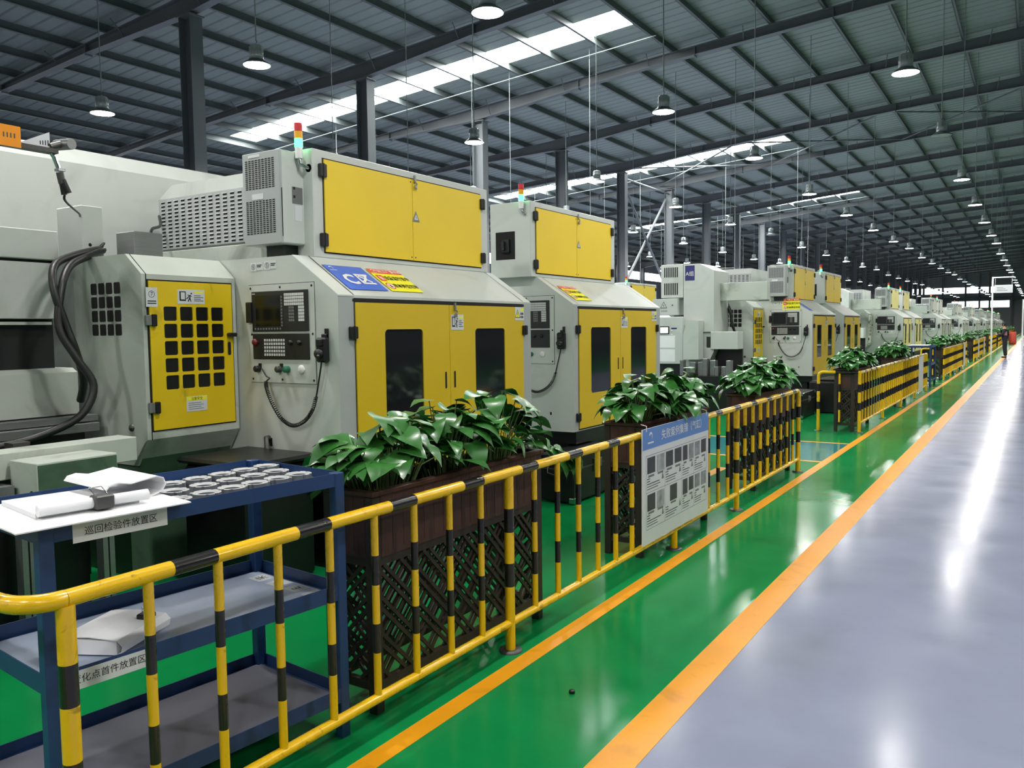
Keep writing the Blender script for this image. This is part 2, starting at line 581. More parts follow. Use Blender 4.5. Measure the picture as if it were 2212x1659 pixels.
# rafters (tapered girders) and columns
RAFT = [(0.0, 10.52), (-2.1, 10.42), (-4.1, 10.31), (-9.4, 9.94), (-13.1, 9.63), (-17.0, 9.18), (-21.0, 9.06), (-26.0, 8.75), (-29.4, 8.44), (-34.4, 7.75)]
raft_me = None
for y in BAYS:
    if raft_me is None:
        b = MB()
        for i in range(len(RAFT) - 1):
            (xa, za), (xb, zb) = RAFT[i], RAFT[i + 1]
            ta, tb = RZ(xa) - .225, RZ(xb) - .225
            b.prism([(xa, za), (xb, zb), (xb, tb), (xa, ta)], -.006, .006, M_STRUCT)
            b.prism([(xa, za), (xb, zb), (xb, zb + .016), (xa, za + .016)], -.11, .11, M_STRUCT)
            b.prism([(xa, ta - .016), (xb, tb - .016), (xb, tb), (xa, ta)], -.11, .11, M_STRUCT)
        for x in (-5.0, -9.0, -13.0, -21.2, -25.5):
            zu = [za + (zb - za) * (x - xa) / (xb - xa) for (xa, za), (xb, zb) in zip(RAFT, RAFT[1:]) if xb <= x <= xa][0]
            b.box(x - .012, x + .012, -.1, .1, zu - .05, RZ(x) - .23, M_STRUCT)
        for k in range(23):                          # fly braces
            x = -1.5 - 3.0 * k
            if x < -33: break
            zu = [za + (zb - za) * (x - xa) / (xb - xa) for (xa, za), (xb, zb) in zip(RAFT, RAFT[1:]) if xb <= x <= xa][0]
            for s in (-1,):
                b.tube([(x, s * .09, zu + .05), (x + .1, s * .5, RZ(x) - .2)], .016, M_PURL, 5)
        o = b.build('roof_beam', loc=(0, y, 0)); raft_me = o.data
    else:
        o = bpy.data.objects.new('roof_beam', raft_me); COL.objects.link(o); o.location = (0, y, 0)
    struct(o)
col_me = None
for xc in (-17.0, -34.2):
    for y in BAYS:
        if y < 5: continue
        if col_me is None:
            b = MB()
            b.box(-.2, .2, -.006, .006, 0, 9.1, M_STRUCT); b.box(-.21, -.195, -.17, .17, 0, 9.1, M_STRUCT); b.box(.195, .21, -.17, .17, 0, 9.1, M_STRUCT)
            b.box(-.26, .26, -.2, .2, 9.1, 9.13, M_STRUCT); b.box(-.3, .3, -.25, .25, 0, .03, M_STRUCT)
            o = b.build('column'); col_me = o.data
        else:
            o = bpy.data.objects.new('column', col_me); COL.objects.link(o)
        o.location = (xc, y, 0)
        if xc < -30: o.scale.z = 0.85
        struct(o)
# cross braces between two columns and under the roof of the same bay
def brace(p, q, r=.07):
    b = MB(); b.tube([p, q], r, M_STRUCT, 6); struct(b.build('brace_beam'))
brace((-17, 37.0, 8.6), (-17, 42.6, 3.6)); brace((-17.1, 37.0, 3.6), (-17.1, 42.6, 8.6))
brace((-17, 37.0, 8.9), (-17, 42.7, 8.9), .05)
for (xa, xb) in ((-17.5, -11.5), (-11.5, -5.5), (-5.5, 0)):
    brace((xa, 36.9, RZ(xa) - .42), (xb, 42.7, RZ(xb) - .42), .035); brace((xb, 36.9, RZ(xb) - .44), (xa, 42.7, RZ(xa) - .44), .035)
for (xa, xb) in ((-11.5, -5.5), (-5.5, 0)):
    brace((xa, 90.9, RZ(xa) - .42), (xb, 96.7, RZ(xb) - .42), .035); brace((xb, 90.9, RZ(xb) - .44), (xa, 96.7, RZ(xa) - .44), .035)
# white pipe beside each skylight, with thin drops
for s in SKY:
    b = MB(); b.tube([(-25.5, s + 1.75, RZ(-25.5) - .3), (-9.5, s + 1.75, RZ(-9.5) - .3)], .014, M_CORD, 6); tag(b.build('sprinkler_pipe'), 'thin pale pipe along the %s skylight strip' % ORD[SKY.index(s)], 'pipe')
for n_, (x, y, z1) in enumerate([(-11.7, 23.0, 3.0), (-14.6, 23.0, 3.0), (-22.3, 23.0, 3.0), (-13.3, 41.0, 2.6), (-17.9, 41.0, 2.6), (-9.8, 41.0, 2.6), (-8.6, 27.5, 2.8), (-7.6, 33.5, 2.8), (-12.8, 15.6, 2.8)]):
    b = MB(); b.tube([(x, y, RZ(x) - .0), (x, y, z1)], .009, M_CORD, 6)
    tag(b.build('drop_pipe'), 'thin pale vertical drop pipe, %s of those hanging from the roof' % ORD[n_], 'pipe', 'thin drop pipes hanging from the roof')

# walls
def wall_back():
    y = YF
    b = MB()
    b.box(XL, XR, y, y + .2, 0, 4.4, M_WALL); b.box(XL, XR, y, y + .2, 5.5, 6.9, M_WALL); b.box(XL, XR, y, y + .2, 7.9, 11.4, M_WALL)
    b.box(-4, XR, y, y + .2, 4.4, 5.5, M_WALL); b.box(XL, -12.6, y, y + .2, 4.4, 5.5, M_WALL); b.box(-4, XR, y, y + .2, 6.9, 7.9, M_WALL); b.box(XL, -19.2, y, y + .2, 6.9, 7.9, M_WALL)
    struct(b.build('wall_back'), 'tall grey end wall with two bright window strips')
    for n, (x0, x1, z0, z1) in enumerate([(-19.2, -4, 6.9, 7.9), (-12.6, -4, 4.4, 5.5)]):
        b = MB(); b.quad([(x0, y + .1, z0), (x1, y + .1, z0), (x1, y + .1, z1), (x0, y + .1, z1)], M_WINDOW); struct(b.build('window_%d' % (20 + n)), 'bright strip window in the end wall')
    for x in [-34, -30.5, -27, -23, -19.3, -17, -14, -10.5, -8.4, -6.9, -3.6]:
        b = MB(); b.box(x - .15, x + .15, y - .35, y, 0, RZ(x) - .2, M_STRUCT); struct(b.build('column'))
    b = MB(); b.box(XL, XR, y - .3, y, 5.6, 6.2, M_STRUCT); struct(b.build('wall_beam'))
wall_back()
b = MB()
b.box(XL - .2, XL, YN, YF, 0, 6.6, M_WALL); b.box(XL - .2, XL, YN, YF, 7.4, 8.6, M_WALL)
struct(b.build('wall_left'))
b = MB(); b.quad([(XL - .1, YN, 6.6), (XL - .1, YF, 6.6), (XL - .1, YF, 7.4), (XL - .1, YN, 7.4)], M_WINDOW); struct(b.build('window_30'))
b = MB(); b.box(XR, XR + .2, YN, YF, 0, 8.6, M_WALL); struct(b.build('wall_right'))
b = MB(); b.box(XL, XR, YN - .2, YN, 0, 11.4, M_WALL); struct(b.build('wall_front'))

# ------------------------------------------------------------------ high-bay lamps
def make_lamp(lens_mat):
    t = thing('high_bay_lamp', 'lamp', 'ceiling lamp', (0, 0, 0))
    b = MB(); b.lathe([(0, .29), (.09, .29), (.102, .27), (.102, .2), (.112, .195), (.112, .12), (.104, .115), (.118, .08), (.12, .06)], M_LAMPBODY, seg=18)
    for k in range(12):
        a = 2 * pi * k / 12
        b.box(-.004 + .11 * cos(a), .004 + .11 * cos(a), -.004 + .11 * sin(a), .004 + .11 * sin(a), .12, .27, M_LAMPBODY)
    b.build('housing', t)
    b = MB(); b.lathe([(.115, .075), (.14, .05), (.19, .02), (.215, .0), (.215, -.015), (.205, -.015)], M_LAMPSHADE, seg=24); b.build('lamp_shade', t)
    b = MB(); b.disc((0, 0, -.012), .207, lens_mat, seg=24)
    b.f[-1] = b.f[-1][::-1]; b.build('lens', t)
    b = MB(); b.tube([(0, .0, .27), (0, 0, .33)], .012, M_LAMPBODY, 6); b.tube([(.0, 0, .33), (.025, 0, .35), (.0, 0, .375)], .006, M_DKSTEEL, 5); b.build('hook', t)
    return t

lampA = make_lamp(M_LENS)
lampB = make_lamp(M_LENS_OFF)
LZ = 5.82
cord_cache = {}
ROWN = {-1.92: 'the row over the aisle', -6.13: 'the row over the machine fronts', -10.55: 'the row behind the machines', -14.8: 'the row beside the main columns', -19.1: 'the first row beyond the main columns', -23.3: 'the second row beyond the main columns', -27.6: 'the third row beyond the main columns'}
usedA = usedB = False
for x, nm in ROWN.items():
    kmax = {-1.92: 24, -6.13: 24, -10.55: 24, -14.8: 22, -19.1: 16, -23.3: 12, -27.6: 9}[x]
    kmin = {-1.92: 0, -6.13: 0, -10.55: 0, -14.8: 0, -19.1: 2, -23.3: 3, -27.6: 4}[x]
    for k in range(kmin - 1 if x > -15 else kmin, kmax):
        y = 9.15 + 6.0 * k
        off = (x == -10.55 and k == 5) or (x == -1.92 and k == 2)
        z = LZ + (0.12 if (k * 7 + int(-x)) % 5 == 0 else 0)
        vis = k - kmin + 1
        fv = 1 if x == -1.92 else kmin
        lab = ('unlit ' if off else 'lit ') + 'grey high-bay lamp, ' + ('%s along %s' % (ORD[k - fv], nm) if k >= fv else 'above the viewer along ' + nm)
        r = dup(lampB if off else lampA, (x, y, z), lab, 'high-bay lamps hanging from the roof')
        top = RZ(x) - z
        key = round(top, 2)
        if key not in cord_cache:
            b = MB(); b.tube([(0, 0, .37), (0, 0, top)], .011, M_CORD, 6, caps=False); c = b.build('cord', r); cord_cache[key] = c.data
        else:
            c = bpy.data.objects.new('cord', cord_cache[key]); COL.objects.link(c); c.parent = r
for x in (2.3, 6.5):                               # unseen rows past the aisle, added to brighten the machine fronts
    for k in range(-2, 14):
        r = dup(lampA, (x, 9.15 + 6 * k, LZ), 'unseen high-bay lamp added over the far side of the aisle', 'unseen added lamps over the far side of the aisle')
for x, k in ((-1.92, -2), (-6.13, -2), (-10.55, -2), (-14.8, -2), (-6.13, -3), (-10.55, -3), (-1.92, -3)):
    r = dup(lampA, (x, 9.15 + 6 * k, LZ), 'lit high-bay lamp behind the viewer', 'lamps behind the viewer')
for t in (lampA, lampB):
    for c in kids(t): bpy.data.objects.remove(c)
    bpy.data.objects.remove(t)


# ------------------------------------------------------------------ vertical lathes
HOODV = Vector((-.43, 0, .29)).normalized()           # up the sloping hood


def door(par, name, y0, y1, z0, z1, holes, m, glass=True, x=0.0, t=.012):
    b = MB()
    b.plate((x + t, y0, z0), UY, UZ, y1 - y0, z1 - z0, [(h[0] - y0, h[1] - y0, h[2] - z0, h[3] - z0, h[4]) for h in holes], t, m)
    d = b.build(name, par)
    for h in holes:
        if glass:
            g = MB()
            g.quad([(x + .004, h[0], h[2]), (x + .004, h[1], h[2]), (x + .004, h[1], h[3]), (x + .004, h[0], h[3])], M_GLASS)
            g.build('window_pane', d)
    return d


def handle_slot(d, y, z, x=.0122, h=.15, w=.035):
    b = MB()
    b.rrect((x, y - w / 2, z - h / 2), UY, UZ, w, h, w / 2 - .001, M_YEL, .001, 5)
    b.rrect((x, y - w / 2 + .005, z - h / 2 + .006), UY, UZ, w - .01, h - .012, w / 2 - .006, M_SEAM, .002, 5)
    b.build('finger_slot', d)


def hinge(par, y, z, x=0.0, h=.085, w=.075):
    b = MB(); b.box(x, x + .03, y - w / 2, y + w / 2, z - h / 2, z + h / 2, M_BLACK, .006)
    b.tube([(x + .028, y, z - h / 2 - .002), (x + .028, y, z + h / 2 + .002)], .008, M_BLACK, 6)
    b.build('hinge', par)


def latch(par, y, z, x):
    b = MB(); b.box(x, x + .012, y - .01, y + .01, z - .01, z + .05, M_STEEL); b.tube([(x + .016, y - .012, z - .005), (x + .02, y + .012, z - .02), (x + .016, y, z - .05)], .006, M_STEEL, 6)
    b.box(x + .006, x + .024, y - .013, y + .013, z - .065, z - .035, M_STEEL, .004)
    b.build('latch', par)


def pinch_label(par, org, u, v, w, h):
    b = MB(); b.card(org, u, v, w, h, M_PAPER2)
    o, u, v = Vector(org), Vector(u), Vector(v); n = u.cross(v) * .0026
    q = lambda a, c: o + u * (w * a) + v * (h * c) + n
    P = lambda pts: b.quad([q(*p) for p in pts], M_INK)
    P([(.07, .25), (.12, .25), (.12, .85), (.07, .85)]); P([(.07, .8), (.3, .8), (.3, .86), (.07, .86)]); P([(.07, .2), (.3, .2), (.3, .3), (.07, .3)]); P([(.27, .3), (.3, .3), (.3, .82), (.27, .82)])
    P([(.3, .35), (.34, .33), (.5, .62), (.46, .64)]); P([(.36, .6), (.5, .5), (.52, .54), (.38, .65)]); P([(.44, .5), (.48, .52), (.4, .15), (.36, .17)]); P([(.42, .42), (.46, .44), (.5, .16), (.47, .15)]); P([(.48, .68), (.53, .68), (.53, .78), (.48, .78)])
    b.quad([q(.62, .74), q(.95, .74), q(.95, .88), q(.62, .88)], M_YELSIGN)
    for k in range(4):
        b.quad([q(.6, .2 + k * .12), q(.95 - .1 * (k % 2), .2 + k * .12), q(.95 - .1 * (k % 2), .25 + k * .12), q(.6, .25 + k * .12)], M_INKGREY)
    b.build('pinch_label', par)


def warn_triangle(b, c, u, v, s, fill, ink, bolt=True):
    c, u, v = Vector(c), Vector(u), Vector(v); n = u.cross(v)
    T = lambda k, d: [c + u * (s * k * x) + v * (s * k * y) + n * d for x, y in ((-.58, -.36), (.58, -.36), (0, .66))]
    b.quad(T(1, .0030), ink); b.quad(T(.8, .0036), fill)
    if bolt:
        b.quad([c + u * (s * x) + v * (s * y) + n * .0042 for x, y in ((.04, .3), (-.1, .0), (.0, .0))], ink)
        b.quad([c + u * (s * x) + v * (s * y) + n * .0042 for x, y in ((0, .04), (.1, .04), (-.03, -.24))], ink)
    else:
        b.quad([c + u * (s * x) + v * (s * y) + n * .0042 for x, y in ((-.05, -.08), (.05, -.08), (.05, .3), (-.05, .3))], ink)
        b.quad([c + u * (s * x) + v * (s * y) + n * .0042 for x, y in ((-.05, -.24), (.05, -.24), (.05, -.15), (-.05, -.15))], ink)


def logo(b, c, u, v, s, m, d=.004):
    """white crescent swirl over a short bar"""
    c, u, v = Vector(c), Vector(u), Vector(v); n = u.cross(v) * d
    N = 9
    A = [c + u * (s * .34 * cos(radians(-40 + 200 * k / N))) + v * (s * (.1 + .34 * sin(radians(-40 + 200 * k / N)))) + n for k in range(N + 1)]
    B = [c + u * (s * (.04 + .22 * cos(radians(-60 + 220 * k / N)))) + v * (s * (.04 + .25 * sin(radians(-60 + 220 * k / N)))) + n for k in range(N + 1)]
    for k in range(N):
        b.quad([A[k], A[k + 1], B[k + 1], B[k]], m)
    b.quad([c + u * (s * x) + v * (s * y) + n for x, y in ((-.6, -.5), (.6, -.5), (.6, -.38), (-.6, -.38))], m)


def area_sign(par, org, u, v, w, h):
    b = MB(); b.card(org, u, v, w, h, M_BLUESIGN)
    o, u_, v_ = Vector(org), Vector(u), Vector(v)
    logo(b, o + u_ * .055 + v_ * (h * .86), u, v, .06, M_WHITE)
    b.text('C', o + u_ * (w * .31) + v_ * (h * .4), u, v, .18, M_WHITE, .004, bold=.035)
    b.text('\u533a', o + u_ * (w * .7) + v_ * (h * .42), u, v, .155, M_WHITE, .004, bold=.03)
    b.build('area_sign', par)


def safety_sign(par, org, u, v, w, h):
    b = MB(); b.card(org, u, v, w, h, M_YELSIGN)
    o, u_, v_ = Vector(org), Vector(u), Vector(v)
    n = Vector(u).cross(Vector(v))
    q = lambda x0, x1, y0, y1, m, d: b.quad([o + u_ * (w * x) + v_ * (h * y) + n * d for x, y in ((x0, y0), (x1, y0), (x1, y1), (x0, y1))], m)
    q(0, 1, .8, 1, M_REDSIGN, .003)
    logo(b, o + u_ * (w * .13) + v_ * (h * .9), u, v, h * .16, M_WHITE)
    b.text('\u6c14\u7f38\u5de5\u5382\u8b66\u793a\u724c', o + u_ * (w * .6) + v_ * (h * .9), u, v, h * .14, M_WHITE, .004, bold=.015)
    q(.05, .24, .45, .72, M_REDSIGN, .003)
    q(.1, .13, .5, .67, M_WHITE, .004); q(.15, .18, .5, .64, M_WHITE, .004); q(.1, .2, .5, .54, M_WHITE, .004)
    b.text('\u8bbe\u5907\u8fd0\u884c\u5f53\u4e2d', o + u_ * (w * .63) + v_ * (h * .58), u, v, h * .19, M_INK, .004, sx=.68 * w / h * 1.0, bold=.018)
    b.text('\u975e\u672c\u5c97\u4f4d\u52ff\u52a8', o + u_ * (w * .63) + v_ * (h * .23), u, v, h * .19, M_INK, .004, sx=.68 * w / h * 1.0, bold=.018)
    c = o + u_ * (w * .145) + v_ * (h * .23)
    R = h * .14
    ring = lambda r, m, d: b.quad([c + u_ * (r * cos(2 * pi * k / 20)) + v_ * (r * sin(2 * pi * k / 20)) + n * d for k in range(20)], m)
    ring(R, M_REDSIGN, .003); ring(R * .8, M_WHITE, .0036)
    b.quad([c + u_ * (R * x) + v_ * (R * y) + n * .004 for x, y in ((-.2, -.5), (.2, -.5), (.25, .3), (-.2, .4))], M_INK)
    b.quad([c + u_ * (R * x) + v_ * (R * y) + n * .0045 for x, y in ((-.62, .5), (-.5, .62), (.62, -.5), (.5, -.62))], M_REDSIGN)
    b.build('safety_sign', par)


def keygrid(b, x0, z0, nx, nz, dx, dz, w, h, m, y=-.012):
    for i in range(nx):
        for j in range(nz):
            X, Z = x0 + i * dx, z0 + j * dz
            b.box(X, X + w, y - .003, y, Z, Z + h, m)


def make_lathe(label, W, split, win1, win2, dx0, ac, cab0, cab1, sign):
    t = thing('vertical_lathe', label, 'machine')
    xs = 0.0
    # base and enclosure
    b = MB(); b.box(-1.15, -.12, .1, W - .1, 0, .63, M_DKBASE); b.box(-1.1, .0, .05, W - .05, .5, .63, M_DKBASE); b.build('base', t)
    prof = [(0, .63), (0, 1.95), (-.43, 2.24), (-1.2, 2.24), (-1.2, .63)]
    b = MB(); b.prism(prof, 0, W, M_PAINT)
    b.prism([(0.0, 1.94), (.003, 1.94), (.003, 1.95), (-.43, 2.243), (-.43, 2.24)], 0.002, dx0 - .002, M_PAINT)
    b.box(0, .002, dx0 - .008, W - .14, .64, 1.93, M_SEAM)
    b.box(-.001, .003, dx0 - .02, W - .12, 1.905, 1.925, M_SEAM)
    b.box(0, .001, 0.0, dx0 - .008, .63, 1.94, M_PAINT2); b.box(0, .001, W - .14, W, .63, 1.94, M_PAINT2)
    for k in range(2):
        ys = dx0 - .012 + (W - .14 - dx0 + .012) * k
        b.quad([(.003, ys, 1.953), (.003, ys + .008, 1.953), (-.426, ys + .008, 2.2445), (-.426, ys, 2.2445)], M_SEAM)
    b.box(-.28, -.26, .0, -.0015, .8, .83, M_SEAM)
    b.box(-.74, -.69, -.002, 0, .87, .93, M_SEAM)
    b.build('enclosure', t)
    # doors
    Z0, Z1 = .655, 1.90
    d1 = door(t, 'door', dx0, split - .003, Z0, Z1, [(win1[0], win1[1], 1.01, 1.71, .035)], M_YEL_SHADE)
    d2 = door(t, 'door', split + .003, W - .15, Z0, Z1, [(win2[0], win2[1], 1.01, 1.71, .035)], M_YEL_SHADE)
    handle_slot(d1, split - .06, 1.30); handle_slot(d2, split + .06, 1.30)
    for d, y in ((d1, dx0 - .03), (d2, W - .13)):
        for z in (.78, 1.69):
            hinge(d, y, z)
    latch(t, split + .07, 1.87, .013)
    pinch_label(d2, (.0125, split + .02, 1.70), UY, UZ, .17, .125)
    b = MB(); b.card((.0125, W - .29, 1.78), UY, UZ, .15, .12, M_PAPER2)
    warn_triangle(b, (.0125, W - .25, 1.83), UY, UZ, .075, M_YELSIGN, M_INK, False)
    b.quad([(.0155, W - .2, 1.865), (.0155, W - .15, 1.865), (.0155, W - .15, 1.89), (.0155, W - .2, 1.89)], M_YELSIGN)
    for k in range(6):
        b.quad([(.0155, W - .2 + .017 * (k % 3), 1.80 + .03 * (k // 3)), (.0155, W - .188 + .017 * (k % 3), 1.80 + .03 * (k // 3)), (.0155, W - .188 + .017 * (k % 3), 1.82 + .03 * (k // 3)), (.0155, W - .2 + .017 * (k % 3), 1.82 + .03 * (k // 3))], M_INK)
    b.build('warning_label', d2)
    # control panel on the end face (faces -Y)
    b = MB(); b.box(-.892, -.216, -.0005, 0, 1.332, 2.046, M_SEAM); b.box(-.888, -.22, -.006, 0, 1.336, 2.042, M_PAINT)
    for x in (-.865, -.555, -.24):
        for z in (1.36, 2.02):
            b.lathe([(0, -.0085), (.008, -.008), (.009, -.006)], M_SEAM, (x, 0, z), 8, 'y')
    for x in (-.865, -.24):
        b.lathe([(0, -.0085), (.008, -.008), (.009, -.006)], M_SEAM, (x, 0, 1.685), 8, 'y')
    pl = b.build('control_panel', t)
    b = MB(); b.box(-.85, -.27, -.014, -.006, 1.705, 1.995, M_PANEL, .003); b.box(-.9, -.845, -.03, -.006, 1.77, 1.92, M_BLACK, .004); b.box(-.84, -.81, -.0155, -.014, 1.975, 1.982, M_KEY)
    cu = b.build('control_unit', t)
    b = MB(); b.box(-.805, -.555, -.0155, -.012, 1.745, 1.965, M_SCREEN); b.build('screen', cu)
    b = MB()
    keygrid(b, -.505, 1.888, 10, 4, .0197, .0225, .0165, .0185, M_KEY, -.014)
    keygrid(b, -.365, 1.775, 3, 5, .0197, .0225, .0165, .0185, M_KEY, -.014)
    keygrid(b, -.462, 1.775, 3, 5, .0187, .0225, .0150, .0165, M_KEYDIM, -.014)
    keygrid(b, -.54, 1.74, 1, 10, .02, .0225, .012, .015, M_KEYDIM, -.014)
    keygrid(b, -.82, 1.718, 10, 1, .029, .02, .014, .014, M_KEYDIM, -.014)
    b.build('keypad', cu)
    b = MB(); b.box(-.85, -.27, -.014, -.006, 1.505, 1.69, M_PANEL, .003)
    op = b.build('operator_panel', t)
    b = MB()
    keygrid(b, -.725, 1.53, 9, 5, .0245, .026, .0155, .0175, M_KEY, -.014)
    b.build('keypad', op)
    for x in (-.45, -.365):
        b = MB(); b.lathe([(0, -.034), (.014, -.034), (.018, -.014)], M_BLACK, (x, 0, 1.625), 14, 'y'); b.build('knob', op)
    b = MB(); b.lathe([(0, -.045), (.02, -.045), (.026, -.036), (.026, -.03), (.014, -.028), (.014, -.014)], M_DKRED, (-.805, 0, 1.628), 16, 'y'); b.build('emergency_stop', op)
    for x, m in ((-.80, M_BLACK), (-.575, M_DKSTEEL), (-.495, M_GRNBTN)):
        b = MB(); b.lathe([(0, -.045), (.02, -.045), (.024, -.04), (.024, -.006)], m, (x, 0, 1.435), 14, 'y')
        if m != M_GRNBTN: b.box(x, x + .03, -.012, -.006, 1.44, 1.475, M_BLACK)
        b.build('push_button', t)
    b = MB(); b.lathe([(0, -.016), (.028, -.016), (.032, -.012), (.032, -.006)], M_WHITE, (-.36, 0, 1.435), 18, 'y'); b.build('buzzer', t)
    # handwheel pendant with its coiled lead
    b = MB(); b.box(-.165, -.075, -.06, -.006, 1.49, 1.66, M_BLACK, .012); b.box(-.15, -.09, -.075, -.05, 1.60, 1.65, M_BLACK, .006); b.lathe([(0, -.085), (.03, -.085), (.034, -.06)], M_PANEL, (-.125, 0, 1.55), 16, 'y')
    b.box(-.112, -.09, -.022, -.002, 1.65, 1.72, M_BLACK); b.lathe([(0, -.1), (.008, -.1), (.01, -.085)], M_DKSTEEL, (-.108, 0, 1.535), 8, 'y')
    b.box(-.14, -.09, -.03, -.006, 1.655, 1.685, M_BLACK, .006)
    pen = b.build('handwheel_pendant', t)
    ctrl = [(-.12, -.05, 1.49), (-.13, -.05, 1.44), (-.165, -.045, 1.32), (-.185, -.045, 1.25), (-.23, -.045, 1.15), (-.31, -.045, 1.075), (-.42, -.045, 1.04), (-.53, -.045, 1.08), (-.62, -.045, 1.18), (-.675, -.045, 1.28), (-.69, -.04, 1.34), (-.66, -.035, 1.37), (-.70, -.03, 1.385), (-.755, -.02, 1.44)]
    pts = []
    for i in range(len(ctrl) - 1):
        p0, p1, p2, p3 = [Vector(ctrl[max(0, min(len(ctrl) - 1, i + k))]) for k in (-1, 0, 1, 2)]
        for s in range(8):
            u = s / 8
            pts.append(.5 * ((2 * p1) + (p2 - p0) * u + (2 * p0 - 5 * p1 + 4 * p2 - p3) * u * u + (3 * p1 - p0 - 3 * p2 + p3) * u ** 3))
    b = MB(); b.tube(pts[:27], .006, M_HOSE, 6); b.tube(pts[80:], .005, M_HOSE, 6)
    coil = []
    seg = pts[24:82]
    for i in range(len(seg) - 1):
        d = (seg[i + 1] - seg[i]); tt = d.normalized(); n1 = Vector((0, 1, 0)); n2 = tt.cross(n1)
        for s in range(10):
            a = 2 * pi * s / 10
            coil.append(seg[i] + d * (s / 10) + (n1 * cos(a) + n2 * sin(a)) * .0115)
    b.tube(coil, .0042, M_HOSE, 4)
    b.build('coiled_cable', t)
    b = MB()
    for x, z in ((-.86, 2.175), (-.715, 2.18)):
        b.card((x, -.0005, z - .03), UX, UZ, .06, .06, M_PAPER2); b.card((x + .065, -.0005, z - .025), UX, UZ, .06, .055, M_PAPER2)
        for k in range(24):
            a, a2 = 2 * pi * k / 24, 2 * pi * (k + 1) / 24
            b.quad([(x + .03 + .021 * cos(a), -.004, z + .021 * sin(a)), (x + .03 + .021 * cos(a2), -.004, z + .021 * sin(a2)), (x + .03 + .018 * cos(a2), -.004, z + .018 * sin(a2)), (x + .03 + .018 * cos(a), -.004, z + .018 * sin(a))], M_INK)
        b.text('6' if x < -.8 else '5', (x + .03, -.0005, z), UX, UZ, .036, M_INK, .004)
        for k in range(2): b.quad([(x + .07, -.004, z + .008 - k * .012), (x + .12 - .01 * k, -.004, z + .008 - k * .012), (x + .12 - .01 * k, -.004, z + .014 - k * .012), (x + .07, -.004, z + .014 - k * .012)], M_INK)
    if sign != 'hood2': b.build('number_label', t)
    b = MB(); b.tube([(-.72, -.002, .93), (-.72, -.03, .93), (-.69, -.05, .87), (-.68, -.045, .83)], .02, M_DKSTEEL, 8); b.build('drain_handle', t)
    # upper cabinet
    b = MB()
    b.box(-.93, -.43, cab0, cab1, 2.24, 3.02, M_PAINT, .006)
    b.box(-.43, -.4285, cab0 + .095, cab1 - .115, 2.275, 2.965, M_SEAM)
    if not ac:                                       # recess with the main switch
        b.box(-.86, -.62, cab0 - .001, cab0 + .0, 2.43, 2.72, M_SEAM)
    b.build('upper_cabinet', t)
    ya, yb = cab0 + .105, cab1 - .125
    ym = ya + (yb - ya) * .5
    e1 = door(t, 'cabinet_door', ya, ym - .003, 2.285, 2.955, [], M_YEL, x=-.43)
    e2 = door(t, 'cabinet_door', ym + .003, yb, 2.285, 2.955, [], M_YEL, x=-.43)
    for d, y in ((e1, ya - .02), (e2, yb + .02)):
        for z in (2.37, 2.87): hinge(d, y, z, -.43, .095, .07)
    latch(t, ym + .03, 2.94, -.417)
    b = MB(); warn_triangle(b, (-.418, ym + .04, 2.64), UY, UZ, .085, M_PAPER2, M_KEYDIM); warn_triangle(b, (-.4165, ym + .04, 2.64), UY, UZ, .06, M_PAPER2, M_INK); b.build('voltage_label', e2)
    for d, y in ((e1, ym - .02), (e2, ym + .03)):
        b = MB()
        for z in (2.31, 2.93): b.disc((-.4175, y, z), .007, M_SEAM, 'x', 8)
        b.build('screw_cover', d)
    if ac:
        y0 = cab0 - .22
        b = MB(); b.box(-.92, -.53, y0, cab0, 2.33, 2.99, M_PAINT2, .006)
        b.box(-.80, -.6, y0 + .1, cab0, 2.24, 2.33, M_DKBASE)
        b.box(-.5305, -.5285, y0 + .02, cab0 - .0, 2.34, 2.98, M_PAINT); b.box(-.529, -.527, y0 + .11, cab0 - .01, 2.62, 2.74, M_KEYDIM)
        b.box(-.5285, -.5265, y0 + .13, cab0 - .02, 2.5, 2.61, M_PAPER2)
        b.box(-.529, -.5265, y0 + .012, y0 + .018, 2.38, 2.72, M_SEAM)
        for z in (2.66, 2.72): b.quad([(-.5265, y0 + .12, z), (-.5265, y0 + .14, z), (-.5265, y0 + .14, z + .02), (-.5265, y0 + .12, z + .02)], M_INK)
        a = b.build('air_conditioner', t)
        b = MB()
        for (z0, nz) in ((2.41, 17), (2.73, 15)):
            b = MB()
            for i in range(9):
                inset = 2 if i in (1, 7) else (0 if i in (0, 8) else 1)
                X = -.885 + i * .0345
                for j in range(nz):
                    if i in (0, 8) and False: continue
                    Z = z0 + j * .0142
                    b.quad([(X, y0 - .0012, Z), (X + .026, y0 - .0012, Z), (X + .026, y0 - .0012, Z + .008), (X, y0 - .0012, Z + .008)], M_SEAM)
            b.build('vent_grille', a)
        b = MB(); b.card((-.85, y0 - .0005, 2.955), UX, UZ, .12, .02, M_PAPER2); b.card((-.82, y0 - .0005, 2.655), UX, UZ, .12, .04, M_PAPER2); b.build('maker_label', a)
    else:
        b = MB(); b.box(-.77, -.68, cab0 - .03, cab0, 2.5, 2.64, M_BLACK, .006); b.box(-.755, -.725, cab0 - .06, cab0 - .02, 2.52, 2.62, M_PANEL, .006); b.build('main_switch', t)
    # signal tower
    c = (-.52, cab0 - .03)
    if ac: c = (-.50, cab0 - .06)
    b = MB(); b.lathe([(0, 0), (.03, 0), (.03, .02), (.018, .03), (.0, .03)], M_CHROME, (c[0] + .03, cab0 - .0, 2.88), 12, 'y'); b.tube([(c[0] + .03, cab0, 2.88), (c[0] + .01, c[1], 2.9), (c[0], c[1], 2.95)], .014, M_CHROME, 8)
    b.tube([(c[0], c[1], 2.94), (c[0], c[1], 3.02)], .027, M_WHITE, 14)
